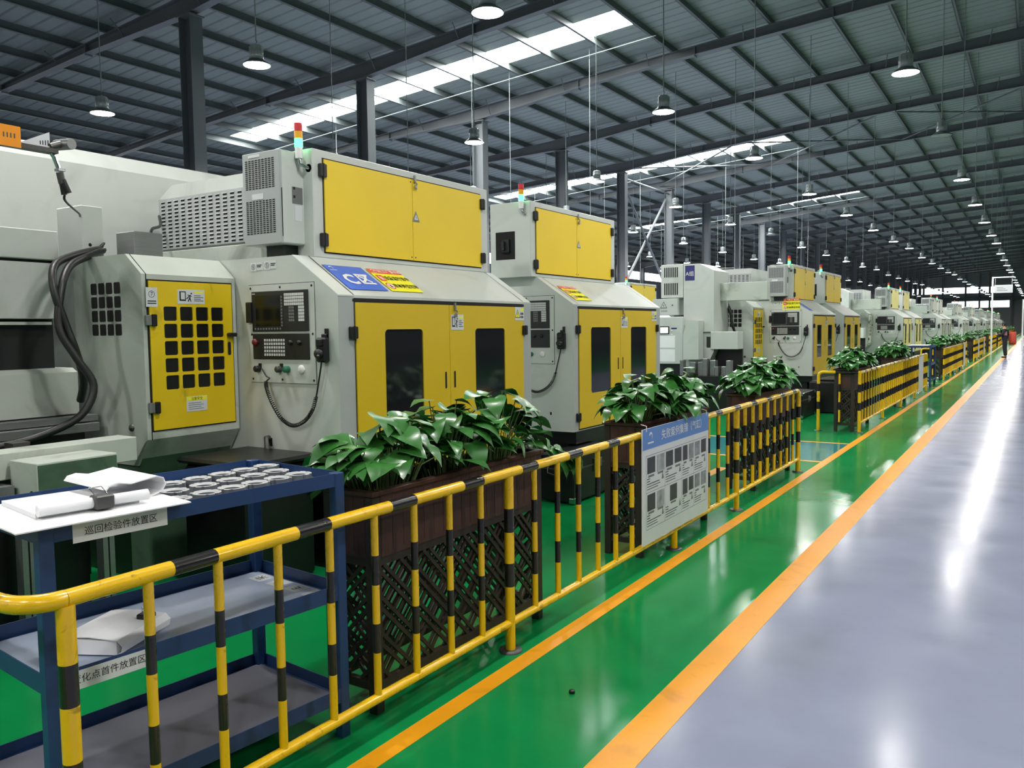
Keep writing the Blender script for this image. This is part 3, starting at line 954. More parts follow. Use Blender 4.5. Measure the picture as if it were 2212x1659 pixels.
    st = b.build('signal_tower', t)
    for z0, z1, m, nm in ((3.02, 3.08, M_TGREEN, 'green_lamp'), (3.082, 3.132, M_TYEL, 'amber_lamp'), (3.134, 3.19, M_TRED, 'red_lamp')):
        b = MB(); b.tube([(*c, z0), (*c, z1)], .029, m, 16); b.build(nm, st)
    if sign == 'hood':
        u = UY
        area_sign(t, Vector((-.06, .185, 1.99)) + Vector((.004, 0, .004)), u, HOODV, .4, .33)
        safety_sign(t, Vector((-.06, .63, 1.99)) + Vector((.004, 0, .004)), u, HOODV, .37, .32)
    elif sign == 'hood2':
        safety_sign(t, Vector((-.06, .18, 1.99)) + Vector((.004, 0, .004)), UY, HOODV, .36, .28)
    elif sign == 'face':
        safety_sign(t, (-.62, -.003, 2.03), UX, UZ, .36, .25)
        b = MB(); b.card(Vector((-.1, .22, 2.017)), UY, HOODV, .3, .3, M_BLUESIGN); b.text('A\u7ec4', Vector((-.2, .37, 2.08)), UY, HOODV, .13, M_WHITE, .005); b.build('area_sign', t)
    return t


LW, LX = 2.52, -4.0
lat0 = make_lathe('vertical lathe with blue C sign and lemon sign on its hood, beside the first planter', LW, 1.24, (.46, .90), (1.60, 2.06), .16, True, .22, 2.46, 'hood')
lat0.location = (LX, 4.10, 0)
lat1 = make_lathe('vertical lathe with recessed main switch and one lemon sign on its hood', 2.30, 1.11, (.38, .86), (1.40, 1.85), .115, False, -.11, 1.90, 'hood2')
lat1.location = (LX, 7.46, 0)
latA = make_lathe('vertical lathe with lemon safety sign upright above its control panel', 2.42, 1.2, (.42, .86), (1.5, 1.95), .14, True, .1, 2.15, 'face')
latA.location = (LX, 18.12, 0)
GP = 14.0
latB = dup(lat1, (LX, 21.46, 0), 'vertical lathe with yellow doors just beyond the one with the upright lemon sign', skip=('safety_sign',))
dup(lat1, (-9.6, 22.3, 0), 'vertical lathe with yellow upper cabinet in the row behind', skip=('safety_sign',))
pale = {M_YEL: M_YEL_PALE, M_YEL_SHADE: M_YEL_PALE}
cream = {M_YEL: M_CREAM, M_YEL_SHADE: M_CREAM}
for g in range(2, 10):
    sw = pale if g == 2 else cream
    nm = 'pale yellow' if g == 2 else 'cream'
    sk = ('area_sign', 'safety_sign', 'number_label')
    dup(latA, (LX, 4.12 + GP * g, 0), 'vertical lathe with %s doors, nearer of the %s pair along the aisle' % (nm, ORD[g]), 'distant lathes along the aisle', swap={**sw, **({M_TGREEN: M_TGOFF, M_TRED: M_TREDON} if g == 3 else {})}, skip=sk)
    dup(lat1, (LX, 7.46 + GP * g, 0), 'vertical lathe with %s doors, farther of the %s pair along the aisle' % (nm, ORD[g]), 'distant lathes along the aisle', swap=sw, skip=sk)

# ------------------------------------------------------------------ guard cabinets, louvred hoods and beams beside each C / A lathe
def make_guard(label):
    t = thing('guard_cabinet', label, 'machine guard')
    y0, y1 = -.77, -.012
    b = MB()
    b.prism([(-1.03, .985), (-1.03, 2.1), (-1.2, 2.24), (-2.15, 2.24), (-2.15, .8), (-1.16, .8)], y0, y1, M_WORN)
    b.box(-1.031, -1.0285, y0 + .035, y1 - .03, 1.035, 2.065, M_SEAM)
    b.prism([(-1.0285, 2.1), (-1.0275, 2.1), (-1.1995, 2.2415), (-1.2, 2.24)], y0 + .03, y0 + .036, M_SEAM)
    b.box(-1.029, -1.0275, y0 + .03, y0 + .036, .98, 2.1, M_SEAM)
    b.build('body', t)
    b = MB(); b.prism([(-1.12, .86), (-1.2, .8), (-2.1, .8), (-2.1, 0), (-1.3, 0), (-1.3, .5)], y0 + .02, y1 - .01, M_DKGREEN); b.build('base', t)
    b = MB(); b.prism([(-1.06, .97), (-1.03, .985), (-1.14, .83), (-1.16, .8), (-1.2, .8)], y0, y1, M_DKGREEN); b.build('chin_plate', t)
    holes = []
    for i in range(4):
        for j in range(5):
            holes.append((.105 + i * .128, .105 + i * .128 + .103, .27 + j * .118, .27 + j * .118 + .097, .012))
    b = MB(); b.plate((-1.018, y0 + .045, 1.045), UY, UZ, .67, 1.01, holes, .01, M_YEL_OLD, 4)
    b.quad([(-1.0275, y0 + .05, 1.05), (-1.0275, y0 + .71, 1.05), (-1.0275, y0 + .71, 2.05), (-1.0275, y0 + .05, 2.05)], M_DKBASE)
    d = b.build('grid_door', t)
    for z in (1.2, 1.79):
        b = MB(); b.box(-1.03, -1.0, y0 + .01, y0 + .05, z - .035, z + .035, M_STEEL, .005); b.box(-1.018, -.99, y0 + .05, y0 + .085, z - .04, z + .04, M_BLACK, .006); b.build('hinge', d)
    b = MB(); b.box(-1.018, -.98, y0 + .66, y0 + .73, 1.67, 1.70, M_BLACK, .006); b.build('latch', d)
    b = MB(); b.rrect((-1.017, y0 + .665, 1.535), UY, UZ, .03, .1, .014, M_DKSTEEL, .001); b.rrect((-1.017, y0 + .67, 1.54), UY, UZ, .02, .09, .009, M_SEAM, .002); b.build('finger_slot', d)
    pinch_label(d, (-1.0175, y0 + .26, 1.905), UY, UZ, .22, .1)
    b = MB(); b.card((-1.0175, y0 + .3, 1.15), UY, UZ, .17, .105, M_PAPER2); b.card((-1.0155, y0 + .303, 1.225), UY, UZ, .164, .027, M_YELSIGN, .0006)
    b.text('\u26a0 \u6ce8\u610f\u5b89\u5168' if False else '\u6ce8\u610f\u5b89\u5168', (-1.0175, y0 + .385, 1.238), UY, UZ, .024, M_INK, .0035)
    for k in range(4): b.quad([(-1.0149, y0 + .315, 1.165 + .014 * k), (-1.0149, y0 + .44 - .02 * (k % 2), 1.165 + .014 * k), (-1.0149, y0 + .44 - .02 * (k % 2), 1.168 + .014 * k), (-1.0149, y0 + .315, 1.168 + .014 * k)], M_INK)
    b.build('safety_notice', d)
    b = MB(); b.card((-1.0175, y0 + .02, 1.88), UY, UZ, .085, .13, M_PAPER2)
    for k in range(24):
        a, a2 = 2 * pi * k / 24, 2 * pi * (k + 1) / 24; cy, cz = y0 + .062, 1.965
        b.quad([(-1.0145, cy + .023 * cos(a), cz + .023 * sin(a)), (-1.0145, cy + .023 * cos(a2), cz + .023 * sin(a2)), (-1.0145, cy + .02 * cos(a2), cz + .02 * sin(a2)), (-1.0145, cy + .02 * cos(a), cz + .02 * sin(a))], M_INK)
    b.text('7', (-1.0175, y0 + .062, 1.965), UY, UZ, .036, M_INK, .0035)
    for k in range(2): b.quad([(-1.0145, y0 + .03, 1.9 + .015 * k), (-1.0145, y0 + .095, 1.9 + .015 * k), (-1.0145, y0 + .095, 1.907 + .015 * k), (-1.0145, y0 + .03, 1.907 + .015 * k)], M_INK)
    b.build('number_label', t)
    b = MB()
    for i in range(4):
        for j in range(4):
            b.rrect((-1.62 + i * .092, y0, 1.69 + j * .095), UX, UZ, .074, .08, .012, M_DKSTEEL, .0012); b.rrect((-1.617 + i * .092, y0, 1.693 + j * .095), UX, UZ, .068, .074, .011, M_SEAM, .002)
    b.build('vent_openings', t)
    b = MB(); b.lathe([(0, -.02), (.02, -.015), (.025, 0)], M_DKSTEEL, (-1.2, y0, 1.06), 10, 'y'); b.build('bolt', t)
    return t


def make_hood(label):
    t = thing('louvred_hood', label, 'machine hood')
    b = MB(); b.box(-2.66, -1.26, .56, 2.4, 0, 2.3, M_PAINT2); b.box(-2.66, -1.26, .45, 2.4, 2.26, 2.42, M_WORN, .006); b.build('pedestal', t)
    b = MB(); b.prism([(-2.62, 2.42), (-2.62, 2.9), (-2.44, 3.0), (-1.44, 3.0), (-1.44, 2.42)], .5, 2.3, M_PAINT)
    b.prism([(-2.60, 2.44), (-2.60, 2.88), (-1.46, 2.88), (-1.46, 2.44)], .47, .5, M_PAINT2)
    h = b.build('hood', t)
    b = MB(); b.quad([(-2.59, .4694, 2.445), (-1.47, .4694, 2.445), (-1.47, .4694, 2.875), (-2.59, .4694, 2.875)], M_PAINT2)
    for i in range(12):
        for j in range(13):
            x, z = -2.56 + i * .092, 2.455 + j * .032
            b.quad([(x, .4685, z), (x + .05, .4685, z), (x + .05, .4685, z + .013), (x, .4685, z + .013)], M_SEAM)
            b.add([(x - .003, .469, z + .02), (x + .053, .469, z + .02), (x + .053, .462, z + .012), (x - .003, .462, z + .012)], [(0, 3, 2, 1)], M_PAINT2)
    b.build('louvre_pattern', h)
    b = MB(); b.tube([(-2.3, .9, 3.0), (-2.3, .9, 3.06), (-1.95, .9, 3.06), (-1.95, .9, 3.0)], .012, M_PAINT2, 6); b.build('lifting_handle', t)
    return t


def make_beam(label, ya=-2.4):
    t = thing('overhead_beam', label, 'gantry beam')
    b = MB(); b.prism([(-3.0, 2.1), (-3.0, 3.17), (-3.1, 3.31), (-3.5, 3.31), (-3.5, 2.1)], ya, 2.3, M_PAINT); b.build('beam_cover', t)
    for y in (ya + .2, 1.9):
        b = MB(); b.box(-3.42, -3.1, y, y + .3, 0, 2.1, M_PAINT2); b.build('post', t)
    return t


def make_hose_box(label):
    t = thing('valve_box', label, 'box')
    b = MB(); b.box(-2.1, -1.78, -.72, -.56, 2.24, 2.625, M_PAINT, .005); b.build('box_body', t)
    b = MB(); b.disc((-1.7795, -.665, 2.345), .013, M_SEAM, 'x', 12); b.build('cable_hole', t)
    for k, dy in enumerate((0, .05)):
        b = MB()
        c = [(-1.77, -.58, 2.32), (-1.7, -.63 - dy, 2.3), (-1.6, -.8 - dy * 2, 2.24), (-1.5, -.98 - dy * 2, 2.16), (-1.4, -1.1 - dy, 2.0), (-1.36, -1.15 + dy, 1.75), (-1.3, -1.08 + dy, 1.55), (-1.25, -1.0 + dy, 1.36), (-1.25, -1.1 + dy, 1.17), (-1.3, -1.35, 1.06), (-1.32, -1.6, 1.02)]
        if k: c = c[:6] + [(-1.34, -1.06, 1.6), (-1.4, -.98, 1.4), (-1.5, -.95, 1.25)]
        b.tube(spline(c, 6), .026, M_HOSE, 8); b.build('hose', t)
    b = MB(); b.tube(spline([(-1.78, -.6, 2.33), (-1.75, -.58, 2.36), (-1.72, -.6, 2.35), (-1.72, -.65, 2.3)], 5), .008, M_HOSE, 6); b.build('hose_clip', t)
    return t


def spline(ctrl, n):
    out = []
    for i in range(len(ctrl) - 1):
        p0, p1, p2, p3 = [Vector(ctrl[max(0, min(len(ctrl) - 1, i + k))]) for k in (-1, 0, 1, 2)]
        for s in range(n):
            u = s / n
            out.append(.5 * ((2 * p1) + (p2 - p0) * u + (2 * p0 - 5 * p1 + 4 * p2 - p3) * u * u + (3 * p1 - p0 - 3 * p2 + p3) * u ** 3))
    out.append(Vector(ctrl[-1]))
    return out


def make_tank(label):
    t = tag_mesh = MB()
    tag_mesh.box(-.9, -.22, -.62, -.03, 0, .82, M_DKBASE, .04)
    tag_mesh.box(-.93, -.2, -.64, -.02, .82, .86, M_DKBASE, .02)
    return tag(tag_mesh.build('coolant_tank'), label, 'tank')


OG = (LX, 4.10, 0)
guard0 = make_guard('worn guard cabinet with yellow grid door and number 7 label'); guard0.location = OG
hood0 = make_hood('grey louvred hood with rows of slots behind the blue C sign lathe'); hood0.location = OG
beam0 = make_beam('long white overhead beam cover behind the grid-door guard cabinet'); beam0.location = OG
hbox0 = make_hose_box('pale valve box with two thick black hoses on the number 7 guard cabinet'); hbox0.location = OG
tank0 = make_tank('black coolant tank below the number 7 guard cabinet'); tank0.location = OG
b = MB(); b.box(-1.72, -1.5, -.5, -.27, 2.24, 2.44, M_STEEL, .004); o = b.build('junction_box', loc=OG); tag(o, 'square stainless box lying on the number 7 guard cabinet', 'box')
b = MB(); b.tube(spline([(-1.6, -.3, 2.44), (-1.72, -.2, 2.5), (-2.2, .2, 2.6), (-2.6, .47, 2.74)], 5), .012, M_HOSE, 6); o = b.build('cable', loc=OG); tag(o, 'thin grey cable rising from the stainless box to the louvred hood', 'cable')

# sliding front guard, bed and bench at the near edge
t = thing('machine_front', 'pale machine front with dark window and wide sill, beside the thick black hoses', 'machine', (LX, 4.10, 0))
b = MB(); b.box(-2.2, -1.7, -3.2, -.94, 2.21, 2.41, M_PAINT, .006); b.build('top_box', t)
b = MB(); b.box(-2.2, -1.71, -3.2, -.96, 1.81, 2.19, M_PAINT, .004); b.box(-2.1, -1.73, -3.2, -.97, 2.19, 2.21, M_SEAM); b.build('front_panel', t)
b = MB(); b.box(-2.2, -1.80, -3.2, -.95, 1.46, 1.81, M_PANEL); b.prism([(-1.17, 1.46), (-1.2, 1.46), (-1.2, 1.81), (-1.17, 1.81)], -1.8, -1.71, M_WORN, 'x') if False else None
b.prism([(-1.42, 1.46), (-1.5, 1.46), (-1.4, 1.79), (-1.0, 1.79), (-1.0, 1.77), (-1.38, 1.77)], -1.8, -1.72, M_WORN, 'x')
b.build('dark_window', t)
b = MB(); b.prism([(-1.66, 1.15), (-1.66, 1.44), (-1.72, 1.47), (-2.2, 1.47), (-2.2, 1.15)], -3.2, -.87, M_WORN); b.build('sill_panel', t)
b = MB(); b.box(-1.62, -1.5, -3.2, -.82, 1.03, 1.09, M_STEEL, .004); b.box(-1.75, -1.55, -3.2, -.8, 1.10, 1.14, M_STEEL); b.build('slide_rail', t)
b = MB(); b.box(-2.2, -1.64, -3.2, -.85, 0, 1.05, M_DKBASE); b.build('base', t)
t = thing('slide_bench', 'low bench with square green box and pale rail below the thick black hoses', 'bench', (LX, 4.10, 0))
b = MB(); b.box(-.78, -.5, -1.78, -1.32, .76, 1.012, M_WORN, .004); b.box(-.5, -.4985, -1.775, -1.325, .765, 1.0, M_DKGREEN); b.disc((-.56, -1.7805, .83), .03, M_SEAM, 'y', 14); b.build('end_box', t)
b = MB(); b.box(-1.0, -.8, -2.3, -1.0, .9, 1.05, M_WORN, .004); b.build('rail_cover', t)
b = MB(); b.box(-1.6, -1.02, -3.0, -1.35, .88, .92, M_WOOD2); b.build('table_board', t)
b = MB(); b.box(-1.5, -.7, -3.0, -1.4, 0, .76, M_DKBASE); b.box(-1.0, -.7, -3.0, -1.8, .76, .88, M_STEEL); b.build('base', t)
b = MB(); b.box(-1.2, -1.1, -1.6, -1.5, .92, 1.06, M_DKSTEEL); b.build('pillar', t)
for y in (-2.35, -1.85, -1.4):
    b = MB(); b.box(-.62, -.55, y, y + .03, 0, .76, M_STEEL); b.box(-.62, -.55, y + .04, y + .07, 0, .76, M_STEEL); b.build('leg', t)

# swing arm with small plates and a hanging spray gun
t = thing('swing_arm', 'dark swing arm carrying orange and white plates and a hanging spray gun', 'swing arm', (-4.6, 0, 0))
b = MB(); b.box(-.05, .05, 1.42, 1.52, 0, 2.7, M_DKSTEEL); b.build('post', t)
b = MB(); b.box(-.03, .03, 1.42, 2.56, 2.695, 2.72, M_DKSTEEL); b.build('boom', t)
b = MB(); b.prism([(2.36, 2.722), (2.53, 2.722), (2.53, 2.81)], -.002, .002, M_PAPER2, 'x')
for k in range(4): b.box(.002, .003, 2.475 + k * .014, 2.48 + k * .014, 2.735, 2.755 + .003 * k, M_INK)
b.build('white_plate', t)
b = MB(); b.box(.03, .034, 2.1, 2.36, 2.69, 2.80, M_ORANGE)
for k in range(4): b.box(.034, .035, 2.27 + k * .018, 2.277 + k * .018, 2.735, 2.76, M_DKSTEEL)
b.build('orange_plate', t)
b = MB(); b.tube([(-.06, 2.60, 2.76), (.06, 2.62, 2.755)], .03, M_STEEL, 14); b.tube([(0, 2.53, 2.73), (0, 2.6, 2.76)], .02, M_DKSTEEL, 8); b.build('sensor', t)
b = MB(); b.tube([(0, 2.535, 2.70), (0, 2.55, 2.68), (0, 2.575, 2.61)], .013, M_CHROME, 8); b.box(-.02, .02, 2.56, 2.6, 2.605, 2.62, M_CHROME); b.tube([(0, 2.578, 2.60), (0, 2.59, 2.54)], .02, M_DKSTEEL, 10); b.tube([(0, 2.59, 2.56), (.01, 2.615, 2.49)], .022, M_BLACK, 10); b.tube([(0, 2.588, 2.54), (0, 2.598, 2.48)], .016, M_BLACK, 8)
b.tube(spline([(0, 2.6, 2.48), (-.1, 2.66, 2.46), (-.9, 3.2, 2.52), (-1.3, 3.44, 2.56), (-1.32, 3.47, 2.63)], 4), .007, M_HOSE, 6); b.build('spray_gun', t)

# ------------------------------------------------------------------ loader cabinets of the farther groups
def make_loader(label):
    t = thing('loader_cabinet', label, 'machine cabinet')
    b = MB(); b.prism([(-2.08, 0), (-2.08, 2.97), (-1.75, 2.97), (-1.45, 2.82), (-1.45, 1.2), (-1.6, .9), (-1.6, 0)], 0, .9, M_PAINT); b.build('cabinet', t)
    b = MB(); b.box(-2.57, -2.09, 0, .5, 2.3, 2.98, M_PAINT, .006); a = b.build('air_conditioner', t)
    b = MB()
    for k in range(7): b.box(-2.5 + k * .045, -2.475 + k * .045, -.003, 0, 2.36, 2.6, M_SEAM)
    b.build('vent_grille', a); b = MB()
    for k in range(7): b.box(-2.5 + k * .045, -2.475 + k * .045, -.003, 0, 2.72, 2.92, M_SEAM)
    b.build('vent_grille', a)
    b = MB(); b.box(-2.72, -2.19, -.08, .3, 1.95, 2.28, M_PAINT, .006); warn_triangle(b, (-2.48, -.0815, 2.14), UX, UZ, .13, M_PAINT, M_INK)
    b.text('\u6709\u7535\u5371\u9669', (-2.47, -.0805, 2.03), UX, UZ, .035, M_KEYDIM, .002); b.lathe([(0, -.09), (.014, -.088), (.016, -.08)], M_DKSTEEL, (-2.29, 0, 2.15), 10, 'y'); b.build('breaker_box', t)
    b = MB(); b.box(-2.66, -2.05, -.12, .4, .95, 1.91, M_PAINT, .01); c = b.build('control_box', t)
    b = MB(); b.box(-2.56, -2.34, -.13, -.12, 1.56, 1.72, M_BLACK, .004); b.quad([(-2.535, -.1305, 1.58), (-2.365, -.1305, 1.58), (-2.365, -.1305, 1.7), (-2.535, -.1305, 1.7)], M_LCD); b.build('touch_screen', c)
    for z0 in (1.28, 1.0):
        b = MB(); b.card((-2.64, -.1205, z0), UX, UZ, .42, .25, M_PAPER); b.build('paper_sheet', c)
    for z in (1.63, 1.55):
        b = MB(); b.lathe([(0, -.135), (.014, -.132), (.016, -.12)], M_WHITE, (-2.29, 0, z), 10, 'y'); b.build('push_button', c)
    b = MB(); b.card((-2.3, -.1205, 1.66), UX, UZ, .12, .03, M_NAVY); b.build('name_strip', c)
    b = MB(); b.box(-2.6, -2.1, -.05, .4, 0, .95, M_DKBASE); b.build('base', t)
    b = MB(); b.card((-2.05, -.001, 2.64), UX, UZ, .2, .3, M_NAVY); b.text('A\u7ec4', (-1.95, -.001, 2.77), UX, UZ, .105, M_WHITE, .005); b.build('group_sign', t)
    b = MB(); b.prism([(-1.98, 1.05), (-1.98, 1.55), (-1.9, 1.82), (-1.66, 1.82), (-1.66, 1.05)], -.3, -.01, M_PAINT); b.build('chute', t)
    b = MB(); b.box(-1.5, -.95, -.05, .3, 1.25, 1.6, M_PAINT, .006); b.box(-1.6, -1.5, 0, .25, 1.28, 1.5, M_STEEL); b.box(-1.75, -1.3, -.02, .0, 1.575, 1.6, M_DKSTEEL); b.box(-1.5, -.95, .25, .32, 0, 1.25, M_DKBASE); b.build('loader_head', t)
    b = MB(); b.box(-1.58, -.5, .38, .6, 2.22, 2.58, M_WORN, .006); b.build('front_cover', t)
    b = MB(); b.box(-2.0, -.9, -.6, -.02, 0, .74, M_DKBASE); b.build('conveyor_table', t)
    return t


load1 = make_loader('pale loader cabinet with navy A group sign, touch screen and two papers'); load1.location = (LX, 16.1, 0)
random.seed(3)
x = -2.02
for k in range(9):                                   # machined bars standing on the conveyor table
    w, h = random.choice((.07, .09, .11)), random.choice((.26, .3, .33, .18))
    b = MB(); b.box(0, w, 0, .16, 0, h, M_STEEL, .004)
    for q in range(4): b.box(.005 + q * w / 4, .008 + q * w / 4, -.001, 0, .01, h - .01, M_SEAM)
    o = b.build('steel_bar_stack', loc=(LX + x + .03, 16.1 - .45 + (k % 2) * .1, .742)); tag(o, 'upright bundle of machined steel bars, %s from the control box' % ORD[k], 'steel bars', 'steel bar bundles on the conveyor table')
    x += w + .022
for g in range(1, 10):
    off = (LX, (4.12 if g > 1 else 4.12) + GP * g, 0)
    nm = ORD[g]
    gd = dup(guard0, off, 'pale guard cabinet with dark openings in the %s machine group' % nm, swap=None if g == 1 else {M_YEL_OLD: M_CREAM, M_DKGREEN: M_PAINT2}, skip=('number_label', 'safety_notice') if g > 1 else ('number_label',))
    dup(hood0, off, 'grey louvred hood in the %s machine group' % nm)
    if g > 1: dup(load1, (LX, 2.08 + GP * g, 0), 'pale loader cabinet in the %s machine group' % nm, skip=('group_sign',))
    dup(hbox0, off, 'pale valve box in the %s machine group' % nm, skip=('hose',) if g > 1 else ())

# ------------------------------------------------------------------ barriers
RXC = -2.31
BS = .2592


def banded(b, p0, p1, r, cuts, c0, seg=14):
    """straight pipe from p0 to p1 painted in bands at the parameter cuts"""
    p0, p1 = Vector(p0), Vector(p1)
    L = (p1 - p0).length
    cs = [0] + [c for c in cuts if 0 < c < L] + [L]
    cur = c0
    for i in range(len(cs) - 1):
        b.tube([p0 + (p1 - p0) * (cs[i] / L), p0 + (p1 - p0) * (cs[i + 1] / L)], r, cur, seg, caps=(i in (0, len(cs) - 2)))
        cur = M_RBLK if cur == M_RYEL else M_RYEL


def arc(c, r, a0, a1, ax, n=8):
    out = []
    for k in range(n + 1):
        a = radians(a0 + (a1 - a0) * k / n)
        out.append({'xy': (c[0] + r * cos(a), c[1] + r * sin(a), c[2]), 'yz': (c[0], c[1] + r * cos(a), c[2] + r * sin(a)), 'xz': (c[0] + r * cos(a), c[1], c[2] + r * sin(a))}[ax])
    return out


_bal = {}


def child(mesh_key, maker, name, par, loc):
    if mesh_key not in _bal:
        b = MB(); maker(b); o = b.build(name, par, loc); _bal[mesh_key] = o.data
    else:
        o = bpy.data.objects.new(name, _bal[mesh_key]); COL.objects.link(o); o.parent = par; o.location = loc
    return o


def baluster(b): banded(b, (0, 0, .155), (0, 0, .935), .0165, [.195, .32, .485, .61], M_RYEL, 12)
def post(b):
    banded(b, (0, 0, .0), (0, 0, .935), .0265, [.35, .475, .64, .765], M_RYEL, 14)
    b.lathe([(.0265, .012), (.06, .012), (.062, 0)], M_DKSTEEL, seg=16)


def make_fence(label, n, posts, first=False, returns=True):
    """runs +Y from the first post at y 0; n bays of BS"""
    t = thing('barrier_railing', label, 'railing', group='yellow and black barrier railings')
    L = n * BS
    b = MB()
    cuts = []
    y = .34
    while y < L - .1:
        cuts += [y, y + .165]; y += .5246
    banded(b, (0, 0, .952), (0, L - .07, .952), .0255, cuts, M_RYEL, 16)
    b.tube(arc((0, L - .07, .892), .06, 90, 0, 'yz'), .0255, M_RYEL, 16)
    if first:
        b.tube([(p[0], p[1], .952) for p in arc((-.11, -.0, .952), .11, 0, -90, 'xy')], .0265, M_RYEL, 16)
        banded(b, (-.11, -.11, .952), (-1.3, -.11, .952), .0255, [.16, .5, .66], M_RYEL, 16)
    else:
        banded(b, (0, 0, .952), (-.55, 0, .952), .0255, [.02, .36], M_RYEL, 16)
        b.tube(arc((-.55, 0, .882), .07, 90, 180, 'xz'), .0255, M_RYEL, 16)
        banded(b, (-.62, 0, .882), (-.62, 0, 0), .0255, [.12, .24, .41, .53], M_RYEL, 14)
        b.lathe([(.0255, .012), (.06, .012), (.062, 0)], M_DKSTEEL, (-.62, 0, 0), seg=16)
    b.build('top_rail', t)
    b = MB(); b.tube([(0, 0, .152), (0, L, .152)], .0215, M_RYEL, 12); b.build('bottom_rail', t)
    for k in range(n + 1):
        if k in posts:
            child('post', post, 'post', t, (0, k * BS, 0))
        else:
            child('bal', baluster, 'baluster', t, (0, k * BS, 0))
    if not first:
        child('bal', baluster, 'baluster', t, (-.3, 0, 0))
    return t


f0 = make_fence('yellow and black pipe railing with the failure-case notice board, nearest barrier', 33, (0, 9, 18, 24, 33), True); f0.location = (RXC, 1.25, 0); f0.rotation_euler.z = 0
f1 = make_fence('yellow and black pipe railing just beyond the painted crossing', 36, (0, 9, 18, 27, 36)); f1.location = (-2.33, 13.85, 0)
for g in range(2, 9):
    dup(f1, (-2.33, 13.85 + 14.0 * (g - 1), 0), 'yellow and black pipe railing, %s barrier along the aisle' % ORD[g])

# ------------------------------------------------------------------ notice boards
t = thing('notice_board', 'white notice board with blue title and small photographs hung on the nearest railing', 'notice board', (RXC + .045, 5.2, .19))
b = MB(); b.box(0, .008, 0, 1.34, 0, .81, M_PAPER2); b.build('panel', t)
q = lambda b, y0, y1, z0, z1, m, d=.0085: b.quad([(d, y0, z0), (d, y1, z0), (d, y1, z1), (d, y0, z1)], m)
M_TITLE = mat('title_blue', (92, 134, 200), 0.45, var=.02)
b = MB(); q(b, 0, 1.34, .665, .81, M_TITLE)
b.text('\u5931\u8d25\u6848\u4f8b\u96c6\u9526\uff08\u6c14\u7f38\uff09', (.009, .78, .735), UY, UZ, .078, M_WHITE, .001, sx=1.15)
logo(b, (.0085, .14, .745), UY, UZ, .085, M_WHITE, .001); b.build('title_band', t)
b = MB()
for y in (.06, .4, .74, 1.0, 1.29): q(b, y - .0015, y + .0015, .1, .62, M_INKGREY)
for z in (.1, .36, .62): q(b, .06, 1.29, z - .0015, z + .0015, M_INKGREY)
b.build('ruled_table', t)
random.seed(11)
M_PH = [mat('grey_print_a', (112, 116, 122), .4, var=.9, scale=16), mat('grey_print_b', (128, 132, 136), .4, var=.9, scale=12), mat('grey_print_c', (40, 44, 50), .4, var=.7, scale=20)]
for (z0, z1) in ((.5, .605), (.24, .345)):
    for (ya, yb, two) in ((.06, .4, 1), (.4, .74, z0 > .4), (.74, 1.0, 1), (1.0, 1.29, 1)):
        for i in range(2 if two else 1):
            w = (yb - ya) / 2
            y0 = ya + .02 + i * w if two else ya + .1
            b = MB(); q(b, y0, y0 + w - .03, z0 - random.uniform(0, .02), z1, random.choice(M_PH), .0088)
            q(b, y0 + .015, y0 + w - .05, z0 - .035, z0 - .02, M_KEYDIM, .0088); b.build('photo_print', t)
b = MB()
for zt in (.455, .195):
    for ya, yb in ((.06, .4), (.4, .74), (.74, 1.0), (1.0, 1.29)):
        for k in range(5):
            q(b, ya + .015, ya + (yb - ya) * (.2 if k in (0, 1) else random.uniform(.55, .8)), zt - k * .018 - .003, zt - k * .018 + .003, M_INK if k < 3 else M_INKGREY, .0088)
        b.quad([(.009, yb - .06, zt - .035), (.009, yb - .02, zt - .035), (.009, yb - .04, zt + .02)], M_KEYDIM)
b.build('caption_text', t)
for y in (.06, 1.28):
    b = MB(); b.tube([(.01, y, .79), (.012, y, .83), (-.03, y, .84)], .003, M_KEY, 5); b.build('cable_tie', t)
for n, (y, w, who) in enumerate([(21.2, .85, 'second'), (35.0, .95, 'third'), (48.9, .9, 'fourth'), (44.2, .8, 'fourth')]):
    b = MB(); b.box(0, .008, 0, w, 0, .84, M_PAPER2, .002); o = b.build('notice_board', loc=(-2.33 + .04, y, .1)); tag(o, 'plain white board hung on the %s railing%s' % (who, ', nearer of its two' if n == 3 else ''), 'notice board')

